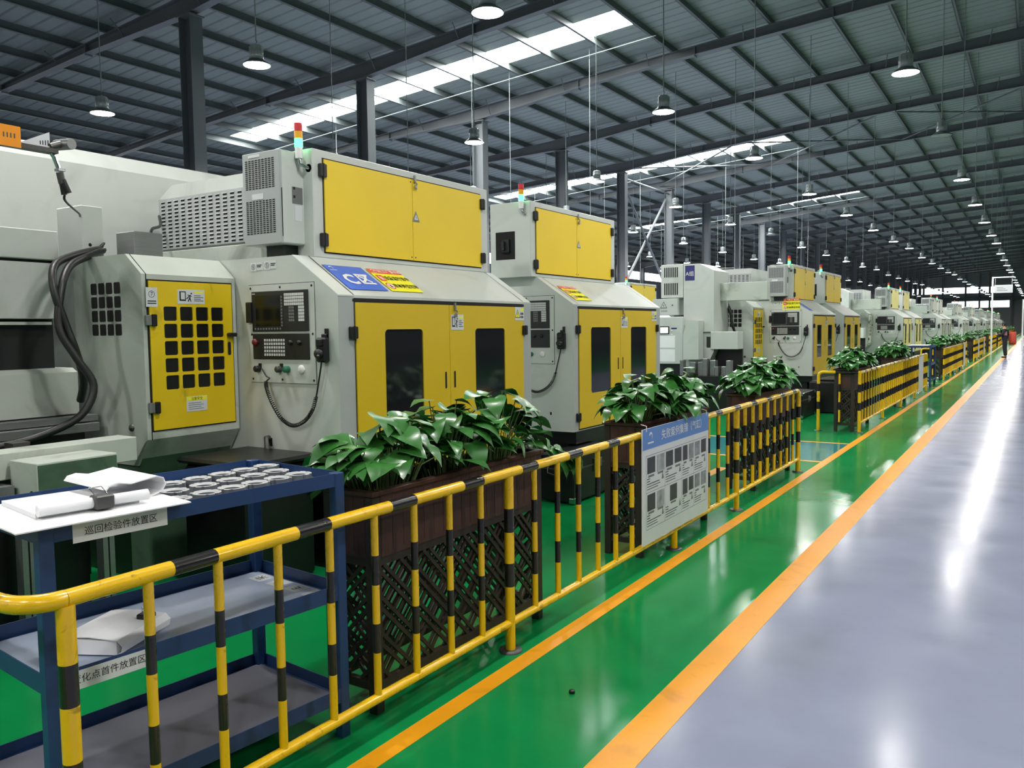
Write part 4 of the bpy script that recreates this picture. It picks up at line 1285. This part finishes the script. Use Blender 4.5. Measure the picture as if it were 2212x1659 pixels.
# ------------------------------------------------------------------ lattice planters with pothos
def make_planter(label):
    t = thing('lattice_planter', label, 'planter', group='dark wooden lattice planters behind the railings')
    D, L, H = .3, 1.45, .985
    b = MB()
    for x0, x1, y0, y1 in ((-.018, 0, .05, L - .05), (-D, -D + .018, .05, L - .05), (-D + .04, -.04, 0.005, .023), (-D + .04, -.04, L - .023, L - .005)):
        b.box(x0, x1, y0, y1, .7, H - .005, M_WOOD)
    nb = 18
    for k in range(nb):
        y = .05 + (L - .1) * k / nb
        b.box(-.0185, .0012, y + .004, y + (L - .1) / nb - .004, .72, H - .02, M_WOOD)
    for k in range(3):
        x = -D + .05 + k * (D - .1) / 3
        b.box(x + .003, x + (D - .1) / 3 - .003, .0035, .006, .72, H - .02, M_WOOD)
    b.box(-D - .012, .012, -.012, .03, H - .008, H + .014, M_WOOD, .003); b.box(-D - .012, .012, L - .03, L + .012, H - .008, H + .014, M_WOOD, .003)
    b.box(-.03, .012, .03, L - .03, H - .008, H + .014, M_WOOD, .003); b.box(-D - .012, -D + .03, .03, L - .03, H - .008, H + .014, M_WOOD, .003)
    b.build('plank_box', t)
    b = MB(); b.box(-D + .02, -.02, .02, L - .02, .72, .93, M_SOIL); b.build('soil', t)
    for x in (-D, -.05):
        for y in (0, L - .05):
            b = MB(); b.box(x, x + .05, y, y + .05, 0, H - .01, M_WOOD2, .003); b.build('leg', t)
    b = MB()
    for x in (-.04, -D + .01): b.box(x, x + .03, .05, L - .05, .1, .14, M_WOOD2); b.box(x, x + .03, .05, L - .05, .66, .7, M_WOOD2)
    for y in (.01, L - .04): b.box(-D + .05, -.05, y, y + .03, .1, .14, M_WOOD2); b.box(-D + .05, -.05, y, y + .03, .66, .7, M_WOOD2)
    b.build('cross_rail', t)

    def lat(b, P, W, z0, z1):
        hh = z1 - z0
        def clip(a, c, s, w, d):
            pts = []
            for (u0, u1) in (((a), (c)),):
                pass
        for sgn in (1, -1):
            d = -.006 if sgn > 0 else .004
            u = -hh
            while u < W:
                for off in (0, .05):
                    ua = u + off
                    # centre line from (ua, z0) to (ua + hh, z1), mirrored for sgn -1
                    t0, t1 = max(0, -ua), min(hh, W - ua)
                    if t1 - t0 > .03:
                        p0, p1 = (ua + t0, z0 + t0), (ua + t1, z0 + t1)
                        if sgn < 0: p0, p1 = (W - p0[0], p0[1]), (W - p1[0], p1[1])
                        wv = .009
                        nx, nz = (-.7071 * wv, .7071 * wv) if sgn > 0 else (.7071 * wv, .7071 * wv)
                        f = [P(p0[0] + nx, p0[1] + nz, d), P(p0[0] - nx, p0[1] - nz, d), P(p1[0] - nx, p1[1] - nz, d), P(p1[0] + nx, p1[1] + nz, d)]
                        g = [P(p0[0] + nx, p0[1] + nz, d + .009), P(p0[0] - nx, p0[1] - nz, d + .009), P(p1[0] - nx, p1[1] - nz, d + .009), P(p1[0] + nx, p1[1] + nz, d + .009)]
                        b.add(f + g, [(3, 2, 1, 0), (4, 5, 6, 7), (0, 1, 5, 4), (1, 2, 6, 5), (2, 3, 7, 6), (3, 0, 4, 7)], M_WOOD2)
                u += .165
    for xx in (-.025, -D + .025):
        b = MB(); lat(b, lambda u, z, d: (xx + d, .05 + u, z), L - .1, .14, .66); b.build('lattice_panel', t)
    for yy in (.025, L - .025):
        b = MB(); lat(b, lambda u, z, d: (-D + .05 + u, yy + d, z), D - .1, .14, .66); b.build('lattice_panel', t)
    return t


def leaf(b, base, d, up, L, W, droop, fold, m):
    d, up = Vector(d).normalized(), Vector(up)
    side = d.cross(up).normalized(); up = side.cross(d).normalized()
    prof = [(0, .0), (-.06, .28), (.08, .47), (.28, .5), (.5, .42), (.72, .27), (.88, .12), (1.0, .0)]
    mid, lf, rt = [], [], []
    for t, w in prof:
        tt = max(t, 0)
        p = base + d * (L * t) - up * (droop * L * tt * tt) + up * (.1 * L * sin(pi * tt))
        e = up * (fold * w * W)
        wav = up * (.03 * L * sin(7 * t + L * 90))
        mid.append(p if t >= 0 else base + d * 0)
        lf.append(p + side * (w * W) + e + wav); rt.append(p - side * (w * W) + e - wav)
    n = len(prof)
    vs = mid + lf[1:-1] + rt[1:-1]
    Lf = lambda i: i if i in (0, n - 1) else n + i - 1
    Rt = lambda i: i if i in (0, n - 1) else n + (n - 2) + i - 1
    fs = []
    for i in range(n - 1):
        a = [i, i + 1, Lf(i + 1), Lf(i)]
        c = [i + 1, i, Rt(i), Rt(i + 1)]
        for f in (a, c):
            f2 = []
            for k in f:
                if k not in f2: f2.append(k)
            if len(f2) > 2: fs.append(f2)
    b.add(vs, fs, m, True)


def make_pothos(label, seed, n=46, R=.3, H=.34, trail=0):
    random.seed(seed)
    t = thing('pothos_plant', label, 'plant', group='pothos plants in the lattice planters')
    bl, bs = MB(), MB()
    for k in range(n):
        a = random.uniform(0, 2 * pi)
        rr = R * math.sqrt(random.random())
        top = Vector((rr * cos(a) * .62, rr * sin(a), H * (1.0 - .62 * (rr / R) ** 2) * random.uniform(.55, 1.08) + .03))
        root = Vector((rr * cos(a) * .2, rr * sin(a) * .45, -.05))
        mid = root * .45 + top * .55 + Vector((0, 0, .06))
        pts = [root.lerp(mid, s / 3) for s in range(3)] + [mid.lerp(top, s / 3) for s in range(4)]
        bs.tube(pts, .0035, M_STEM, 4, caps=False)
        out = Vector((cos(a) * .8 + random.uniform(-.5, .5), sin(a) + random.uniform(-.5, .5), random.uniform(-.45, .15)))
        L = random.uniform(.11, .175)
        leaf(bl, top, out, (random.uniform(-.4, .4), random.uniform(-.4, .4), 1), L, L * random.uniform(.78, 1.0), random.uniform(.1, .5), random.uniform(-.15, .35), M_LEAF)
    for k in range(trail):
        y = R * .6 + k * .05
        p = [(0, y, .06), (.06 * (k - 1), y + .12, .1), (.1, y + .24, .04), (.14, y + .33 + .04 * k, -.03)]
        sp = spline(p, 5); bs.tube(sp, .0035, M_STEM, 4, caps=False)
        for i in (6, 10, 14):
            leaf(bl, sp[i], (random.uniform(.2, 1), random.uniform(-.3, .6), -.5), (.3, 0, 1), .11, .1, .5, .2, M_LEAF)
        leaf(bl, sp[-1], (.3, .35, -.85), (.6, .0, .5), .15, .12, .2, .15, M_LEAF)
    bl.build('foliage', t); bs.build('stems', t)
    return t


p0 = make_planter('dark lattice planter just beyond the blue trolley'); p0.location = (-2.42, 2.66, 0)
plab = ['dark lattice planter behind the failure-case notice board', 'dark lattice planter at the far end of the nearest railing']
pots = [make_pothos('leafy pothos next to the blue trolley', 1, 84, .34, .36), make_pothos('leafy pothos mid-way along the planter beside the blue trolley', 2, 78, .32, .38), make_pothos('leafy pothos with a trailing vine in the planter beside the blue trolley', 5, 78, .32, .4, 3)]
pots[0].location = (-2.57, 2.9, .935); pots[1].location = (-2.57, 3.38, .935); pots[2].location = (-2.57, 3.82, .935)
PLN = [(5.55, plab[0]), (8.45, plab[1])]
random.seed(21)
for i, (y, l) in enumerate(PLN):
    dup(p0, (-2.42, y, 0), l)
    for k in range(3):
        wh = ('nearest', 'middle', 'farthest')[k]
        dup(pots[(i + k + 1) % 2 if k < 2 else 1], (-2.57, y + .26 + .46 * k, .935), 'bushy pothos, %s of three in the planter %s' % (wh, ('behind the notice board', 'at the far end of the nearest railing')[i]), rotz=random.uniform(0, 6) if k == 1 else (0.3, 0, pi)[k])
for g in range(1, 9):
    for i, dy in enumerate((.04, 4.75) if g == 1 else (.04, 3.2, 6.3)):
        y = 13.85 + 14 * (g - 1) + dy
        pos = ('nearest', 'second', 'third')[i]
        dup(p0, (-2.42, y, 0), 'dark lattice planter, %s behind the %s railing' % (pos, ORD[g]))
        for k in range(3):
            dup(pots[(i + k) % 2], (-2.57, y + .26 + .46 * k, .935), 'bushy pothos, %s of three in the %s planter behind the %s railing' % (('nearest', 'middle', 'farthest')[k], pos, ORD[g]), rotz=random.choice((0, pi, .3, pi - .3)))

# ------------------------------------------------------------------ blue trolley
def make_trolley(label, labels=True):
    t = thing('shelf_trolley', label, 'trolley')
    W, L, H = .63, 1.18, 1.12
    for x in (-W, -.045):
        for y in (-L, -.045):
            b = MB(); b.box(x, x + .045, y, y + .045, 0, H, M_BLUE, .003); b.build('leg', t)
    for z, rim, m, nm in ((1.065, .055, M_SHEET, 'top_tray'), (.59, .065, M_SHEET, 'middle_shelf'), (.155, .06, M_SHEET2, 'lower_shelf')):
        b = MB(); b.box(-W + .01, -.01, -L + .01, -.01, z, z + .012, M_BLUE)
        b.box(-W + .03, -.03, -L + .03, -.03, z + .012, z + .016, m)
        for x in (-W + .004, -.008): b.box(x, x + .004, -L + .045, -.045, z, z + rim, M_BLUE)
        for y in (-L + .004, -.008): b.box(-W + .045, -.045, y, y + .004, z, z + rim, M_BLUE)
        s = b.build(nm, t)
        if nm == 'middle_shelf' and labels:
            for k, ch in enumerate(('\u6765', 'F', 'E', 'D')):
                b = MB(); b.card((-.53 + k * .125, -.12, z + .016), UX, UY, .085, .085, M_PAPER2, .001); b.text(ch, (-.4875 + k * .125, -.0775, z + .016), (-1, 0, 0), (0, -1, 0), .055, M_INK, .0015); b.build('position_label', s)
            for k, ch in enumerate(('1', '11', '12', '14', '16')):
                b = MB(); b.card((-.1, -.22 - k * .19, z + .016), UX, UY, .05, .1, M_PAPER2, .001); b.text(ch, (-.075, -.17 - k * .19, z + .016), UY, NX, .03, M_INK, .0015); b.build('position_label', s)
    return t


tr = make_trolley('blue shelf trolley holding machined rings and papers behind the nearest railing'); tr.location = (-2.40, 2.47, 0); tr.rotation_euler.z = radians(-6.1)
for txt, z, y in (('\u5de1\u56de\u68c0\u9a8c\u4ef6\u653e\u7f6e\u533a', 1.05, -1.08), ('\u53d8\u5316\u70b9\u9996\u4ef6\u653e\u7f6e\u533a', .585, -1.14)):
    b = MB(); b.card((-.0035, y, z), UY, UZ, .31, .06, M_PAPER2, .002); b.text(txt, (-.0035, y + .155, z + .031), UY, UZ, .03, M_INK, .003); b.build('shelf_label', tr)
TM = Matrix.Translation(tr.location) @ Matrix.Rotation(radians(-6.1), 4, 'Z')
b = MB(); b.box(-.25, -.17, 0, .006, 0, .006, M_PAPER); 
t2 = dup(tr, (-2.36, 25.75, 0), 'blue shelf trolley in the gap before the third railing', rotz=0, skip=('shelf_label', 'position_label'))
b = MB(); b.box(-.6, -.1, -1.1, -.2, 1.121, 1.13, M_PAPER, .002); o = b.build('paper_stack', loc=(-2.36, 25.75, 0)); tag(o, 'white papers on the distant blue trolley', 'papers')

# machined rings on the top tray
def make_ring():
    N = 40
    b = MB()
    def R(k):
        a = 360 * k / N
        for c in (0, 120, 240):
            d = abs((a - c + 180) % 360 - 180)
            if d < 14: return .057
            if d < 24: return .046
        return .053
    pr = [(R(k) * cos(2 * pi * k / N), R(k) * sin(2 * pi * k / N)) for k in range(N)]
    r1, r2, h = .032, .04, .034
    ci = lambda r, z: [(r * cos(2 * pi * k / N), r * sin(2 * pi * k / N), z) for k in range(N)]
    vs = [(x, y, 0) for x, y in pr] + [(x, y, h) for x, y in pr] + ci(r2, h) + ci(r2 - .002, h - .006) + ci(r1, h - .006) + ci(r1, 0)
    fs0, fs1 = [], []
    for k in range(N):
        k2 = (k + 1) % N
        fs0 += [(k, k2, N + k2, N + k), (4 * N + k, 4 * N + k2, 5 * N + k2, 5 * N + k), (5 * N + k, 5 * N + k2, k2, k)]
        fs1 += [(N + k, N + k2, 2 * N + k2, 2 * N + k), (2 * N + k, 2 * N + k2, 3 * N + k2, 3 * N + k), (3 * N + k, 3 * N + k2, 4 * N + k2, 4 * N + k)]
    b.add(vs, fs0, M_RING); b.add(vs, fs1, M_RINGTOP)
    return b.build('machined_ring')


ROWS = [('front', -2.565, [1.80, 1.925, 2.04, 2.15, 2.262, 2.375]), ('middle', -2.705, [1.89, 2.02, 2.143, 2.262, 2.38]), ('back', -2.85, [1.98, 2.10, 2.22, 2.335, 2.45])]
ring = None
for row, x, ys in ROWS:
    for i, y in enumerate(ys):
        lab = 'machined steel ring, %s of the %s row on the blue trolley' % (ORD[i], row)
        if ring is None:
            ring = make_ring(); o = ring
        else:
            o = ring.copy(); COL.objects.link(o)
        o.location = (x + .0 * i, y, 1.0815); o.rotation_euler.z = (i * 37 + int(-x * 10)) % 7
        tag(o, lab, 'machined ring', 'machined rings on the blue trolley')

# papers on the trolley
def sheet(b, sec, w0, w1, m, axis_pts=None):
    """sec: list of (u, z); extruded along v from w0 to w1"""
    n = len(sec)
    vs = [(u, w0, z) for u, z in sec] + [(u, w1, z) for u, z in sec]
    b.add(vs, [(i, i + 1, n + i + 1, n + i) for i in range(n - 1)], m, True)


def spread(sec, t):
    """closed strip of thickness t along a section"""
    up = []
    for i, (u, z) in enumerate(sec):
        a, c = sec[max(0, i - 1)], sec[min(len(sec) - 1, i + 1)]
        dx, dz = c[0] - a[0], c[1] - a[1]
        l = math.hypot(dx, dz) or 1
        up.append((u - dz / l * t, z + dx / l * t))
    return sec + up[::-1]


PR = radians(-6.1)
t = thing('document_pad', 'open pad of white papers with rolled-back pages and a binder clip on the blue trolley', 'papers', (-2.65, 1.53, 1.1235), PR)
# local: +y along the trolley, x across
b = MB(); b.prism(spread([(-.30, 0), (-.2, .004), (0, .003), (.17, .0), (.2, -.002)], .004), -.3, .25, M_PAPER); b.build('under_sheet', t)
b = MB(); b.prism([(-.26, -.17), (.06, -.19), (.08, .13), (-.24, .16)], .006, .022, M_PAPER, 'z'); b.build('page_block', t)
b = MB(); b.tube([(.075, -.19, .032), (.1, .15, .034)], .018, M_PAPER, 12); b.build('rolled_edge', t)
sec = [(.14, .008), (.24, .012), (.30, .03), (.325, .07), (.31, .11), (.27, .125), (.2, .115), (.12, .105), (.05, .12), (.0, .11), (-.02, .085)]
sec = [(y * .62 + .06, z * .62) for y, z in sec]
b = MB()
pr_ = spread(sec, .004)
n = len(pr_)
b.prism([(p[0], p[1]) for p in pr_], -.30, .02, M_PAPER, 'x')
b.build('rolled_pages', t)
b = MB(); b.box(.07, .12, -.03, .03, .012, .056, M_DKSTEEL, .004); b.tube([(.1, -.02, .05), (.05, -.02, .075), (.05, .02, .075), (.1, .02, .05)], .002, M_CHROME, 5); b.build('binder_clip', t)
t = thing('document_folder', 'thick folder of pages with binder clip on the middle shelf of the trolley', 'papers', (-2.75, 1.66, .612), PR + .5)
b = MB(); b.prism([(-.12, -.15), (.1, -.13), (.1, .13), (-.12, .15)], 0, .05, M_PAPER, 'z'); b.build('page_block', t)
b = MB(); b.prism(spread([(.1, .0), (.125, .012), (.13, .035), (.11, .055), (.0, .062), (-.1, .056)], .003), -.14, .14, M_PAPER); b.build('cover', t)
b = MB(); b.box(.05, .1, .05, .1, .055, .075, M_BLACK, .004); b.tube([(.07, .06, .07), (.07, .06, .1), (.07, .09, .1), (.07, .09, .07)], .002, M_CHROME, 5); b.build('binder_clip', t)

# ------------------------------------------------------------------ black cases standing in front of the machines
def make_case(label):
    t = thing('tool_case', label, 'case')
    b = MB(); b.box(-.38, 0, 0, 1.0, .02, .48, M_BLACK, .012); b.build('body', t)
    b = MB(); b.box(-.382, .003, -.003, 1.003, .33, .345, M_DKSTEEL); b.build('lid_seam', t)
    for y in (0, 1.0):
        for z in (.03, .44):
            b = MB(); b.box(-.05, .008, y - .008 if y == 0 else y - .05, y + .05 if y == 0 else y + .008, z - .02, z + .035, M_CHROME, .006); b.build('corner_cap', t)
    for y in (.42, ):
        b = MB(); b.box(0, .014, y, y + .04, .27, .4, M_CHROME, .004); b.build('latch', t)
        b = MB(); b.card((.001, y + .07, .3), UY, UZ, .12, .09, M_KEYDIM); b.build('paper_label', t)
    b = MB(); b.tube([(-.28, -.005, .36), (-.27, -.03, .3), (-.2, -.035, .285), (-.13, -.03, .3), (-.12, -.005, .36)], .008, M_DKSTEEL, 6); b.build('carry_handle', t)
    return t


c0 = make_case('black tool case with chrome corners under the recessed-switch lathe'); c0.location = (-3.72, 6.92, 0)
dup(c0, (-3.55, 15.4, 0), 'black tool case on the green floor near the A group loader')
dup(c0, (-3.72, 18.4, 0), 'black tool case under the lathe with the upright lemon sign')
b = MB(); b.box(-3.72, -2.95, 16.6, 17.9, 0, .62, M_DKBASE, .03); b.box(-3.6, -3.05, 16.7, 17.8, .62, .66, M_DKBASE, .02); o = b.build('parts_bin'); tag(o, 'low black bin on the floor in front of the A group loader', 'bin')

b = MB(); b.lathe([(0, .014), (.012, .014), (.014, .01), (.014, 0), (0, 0)], M_BLACK, seg=12); o = b.build('rubber_cap', loc=(-1.79, 3.3, .0015)); tag(o, 'small black cap lying on the green strip between the orange lines', 'cap')
# ------------------------------------------------------------------ far sign frame, person, covers
t = thing('sign_frame', 'tall white sign post with a hanging white board far along the aisle', 'sign', (-2.08, 52, 0))
b = MB(); b.box(-.04, .04, -.04, .04, 0, 4.2, M_WHITE); b.build('post', t)
b = MB(); b.box(-.04, 1.0, -.03, .03, 4.14, 4.2, M_WHITE); b.build('cross_bar', t)
b = MB(); b.box(.08, .94, -.015, .015, 3.33, 3.76, M_PAPER2)
for k in range(3): b.box(.2, .7 - .1 * k, -.017, -.015, 3.45 + .08 * k, 3.475 + .08 * k, M_KEYDIM)
b.build('hanging_board', t)
b = MB(); b.tube([(.12, 0, 3.76), (.12, 0, 4.15)], .01, M_WHITE, 5); b.tube([(.9, 0, 3.76), (.9, 0, 4.15)], .01, M_WHITE, 5); b.build('hanger', t)
t = thing('sign_frame', 'white sign post with a small green-edged board beyond the person', 'sign', (-.72, 58, 0))
b = MB(); b.box(-.04, .04, -.04, .04, 0, 3.1, M_WHITE); b.build('post', t)
b = MB(); b.box(.04, .7, -.02, .02, 2.5, 3.0, M_PAPER2); b.box(.04, .7, -.022, .022, 2.95, 3.0, M_DKGREEN); b.build('board', t)

t = thing('floor_cover', 'orange-red drum standing far along the aisle beyond the person', 'drum', (-1.62, 77.5, 0))
b = MB(); b.lathe([(0, 1.0), (.22, 1.0), (.25, .95), (.26, .1), (.24, 0), (0, 0)], M_REDDRUM, seg=18); b.build('drum_body', t)


def skin_chain(name, pts, edges, radii, m, parent, sub=1):
    me = bpy.data.meshes.new(name)
    me.from_pydata(pts, edges, [])
    me.materials.append(m)
    o = bpy.data.objects.new(name, me); COL.objects.link(o); o.parent = parent
    md = o.modifiers.new('skin', 'SKIN'); md.use_smooth_shade = True
    sv = me.skin_vertices[0].data if me.skin_vertices else None
    if sv is None:
        bpy.context.view_layer.objects.active = o
        bpy.ops.mesh.customdata_skin_add(); sv = me.skin_vertices[0].data
    for i, r in enumerate(radii): sv[i].radius = (r, r) if not isinstance(r, tuple) else r
    sv[0].use_root = True
    if sub:
        s = o.modifiers.new('sub', 'SUBSURF'); s.levels = sub; s.render_levels = sub
    return o


pp = thing('person', 'person in dark navy workwear standing on the aisle, reaching towards the railing', 'person', (-1.3, 47, 0), radians(90))
# faces local -y ; after the turn faces +x... kept facing the railing (-x)
pp.rotation_euler.z = radians(-90)
P = [(0, 0, .93), (0, .0, 1.1), (0, -.02, 1.3), (0, -.03, 1.42), (0, -.05, 1.49), (0, -.08, 1.57), (0, -.09, 1.66),
     (.17, -.02, 1.37), (.24, -.12, 1.12), (.2, -.33, 1.14), (.18, -.42, 1.17),
     (-.17, -.02, 1.37), (-.23, .0, 1.1), (-.22, -.12, .87), (-.21, -.16, .79),
     (.09, 0, .88), (.11, -.02, .48), (.12, .03, .09), (.12, -.1, .03),
     (-.09, 0, .88), (-.11, .02, .48), (-.12, .06, .09), (-.12, -.07, .03)]
E_ = [(0, 1), (1, 2), (2, 3), (3, 4), (4, 5), (5, 6), (3, 7), (7, 8), (8, 9), (9, 10), (3, 11), (11, 12), (12, 13), (13, 14), (0, 15), (15, 16), (16, 17), (17, 18), (0, 19), (19, 20), (20, 21), (21, 22)]
Rr = [.14, .135, .15, .1, .055, .085, .075, .065, .048, .038, .04, .065, .048, .038, .04, .09, .06, .045, .04, .09, .06, .045, .04]
skin_chain('body', P, E_, [r * (.72 if k in (0, 1, 2, 3, 7, 8, 11, 12, 15, 16, 17, 19, 20, 21) else 1) for k, r in enumerate(Rr)], M_SKIN, pp, 2)
cl = [0, 1, 2, 3, 7, 8, 9, 11, 12, 13, 15, 16, 17, 19, 20, 21]
ix = {k: i for i, k in enumerate(cl)}
skin_chain('overalls', [P[k] for k in cl], [(ix[a], ix[c]) for a, c in E_ if a in ix and c in ix], [Rr[k] * 1.16 + .012 for k in cl], M_OVERALL, pp, 2)
for s, k in ((1, 17), (-1, 21)):
    skin_chain('shoe', [(P[k][0], P[k][1] + .04, .045), (P[k][0], P[k][1] - .06, .045), (P[k][0], P[k][1] - .17, .04)], [(0, 1), (1, 2)], [.05, .05, .04], M_BLACK, pp, 1)
b = MB()
N = 14
b.lathe([(0, .12), (.05, .112), (.085, .075), (.098, .02), (.096, -.03), (.08, -.06)], M_HAIR, (0, -.065, 1.63), 16); b.build('hair', pp)
b = MB()
for s in (-1, 1):
    b.lathe([(0, -.012), (.01, -.008), (.012, 0), (.0, .01)], M_WHITE, (s * .032, -.165, 1.62), 8, 'y'); b.lathe([(0, -.015), (.005, -.013), (.006, -.008)], M_INK, (s * .032, -.165, 1.62), 8, 'y')
b.build('eyes', pp)
b = MB(); b.prism([(-.012, 1.6), (.012, 1.6), (0, 1.632)], -.19, -.16, M_SKIN); b.build('nose', pp)
b = MB(); b.box(-.022, .022, -.168, -.158, 1.565, 1.572, M_DKRED); b.build('mouth', pp)
for s in (-1, 1):
    b = MB(); b.lathe([(0, -.02), (.02, -.012), (.024, 0), (.02, .012), (0, .015)], M_SKIN, (s * .09, -.08, 1.61), 8, 'x'); b.build('ear', pp)
for s, k, d in ((1, 10, (-.02, -1, .1)), (-1, 14, (0, -.35, -.93))):
    d = Vector(d).normalized(); o_ = Vector(P[k]); sd = d.cross(Vector((0, 0, 1))).normalized()
    for j in range(5):
        L = (.06, .075, .08, .072, .055)[j]
        st_ = o_ + sd * ((j - 2) * .019) + d * (.02 if j else 0)
        dd = (d + sd * ((j - 2) * .12 - (.5 if j == 0 else 0))).normalized()
        bend = Vector((0, 0, -.018))
        skin_chain('finger', [st_, st_ + dd * L * .55, st_ + dd * L * 1.0 + bend], [(0, 1), (1, 2)], [.011, .009, .007], M_SKIN, pp, 1)
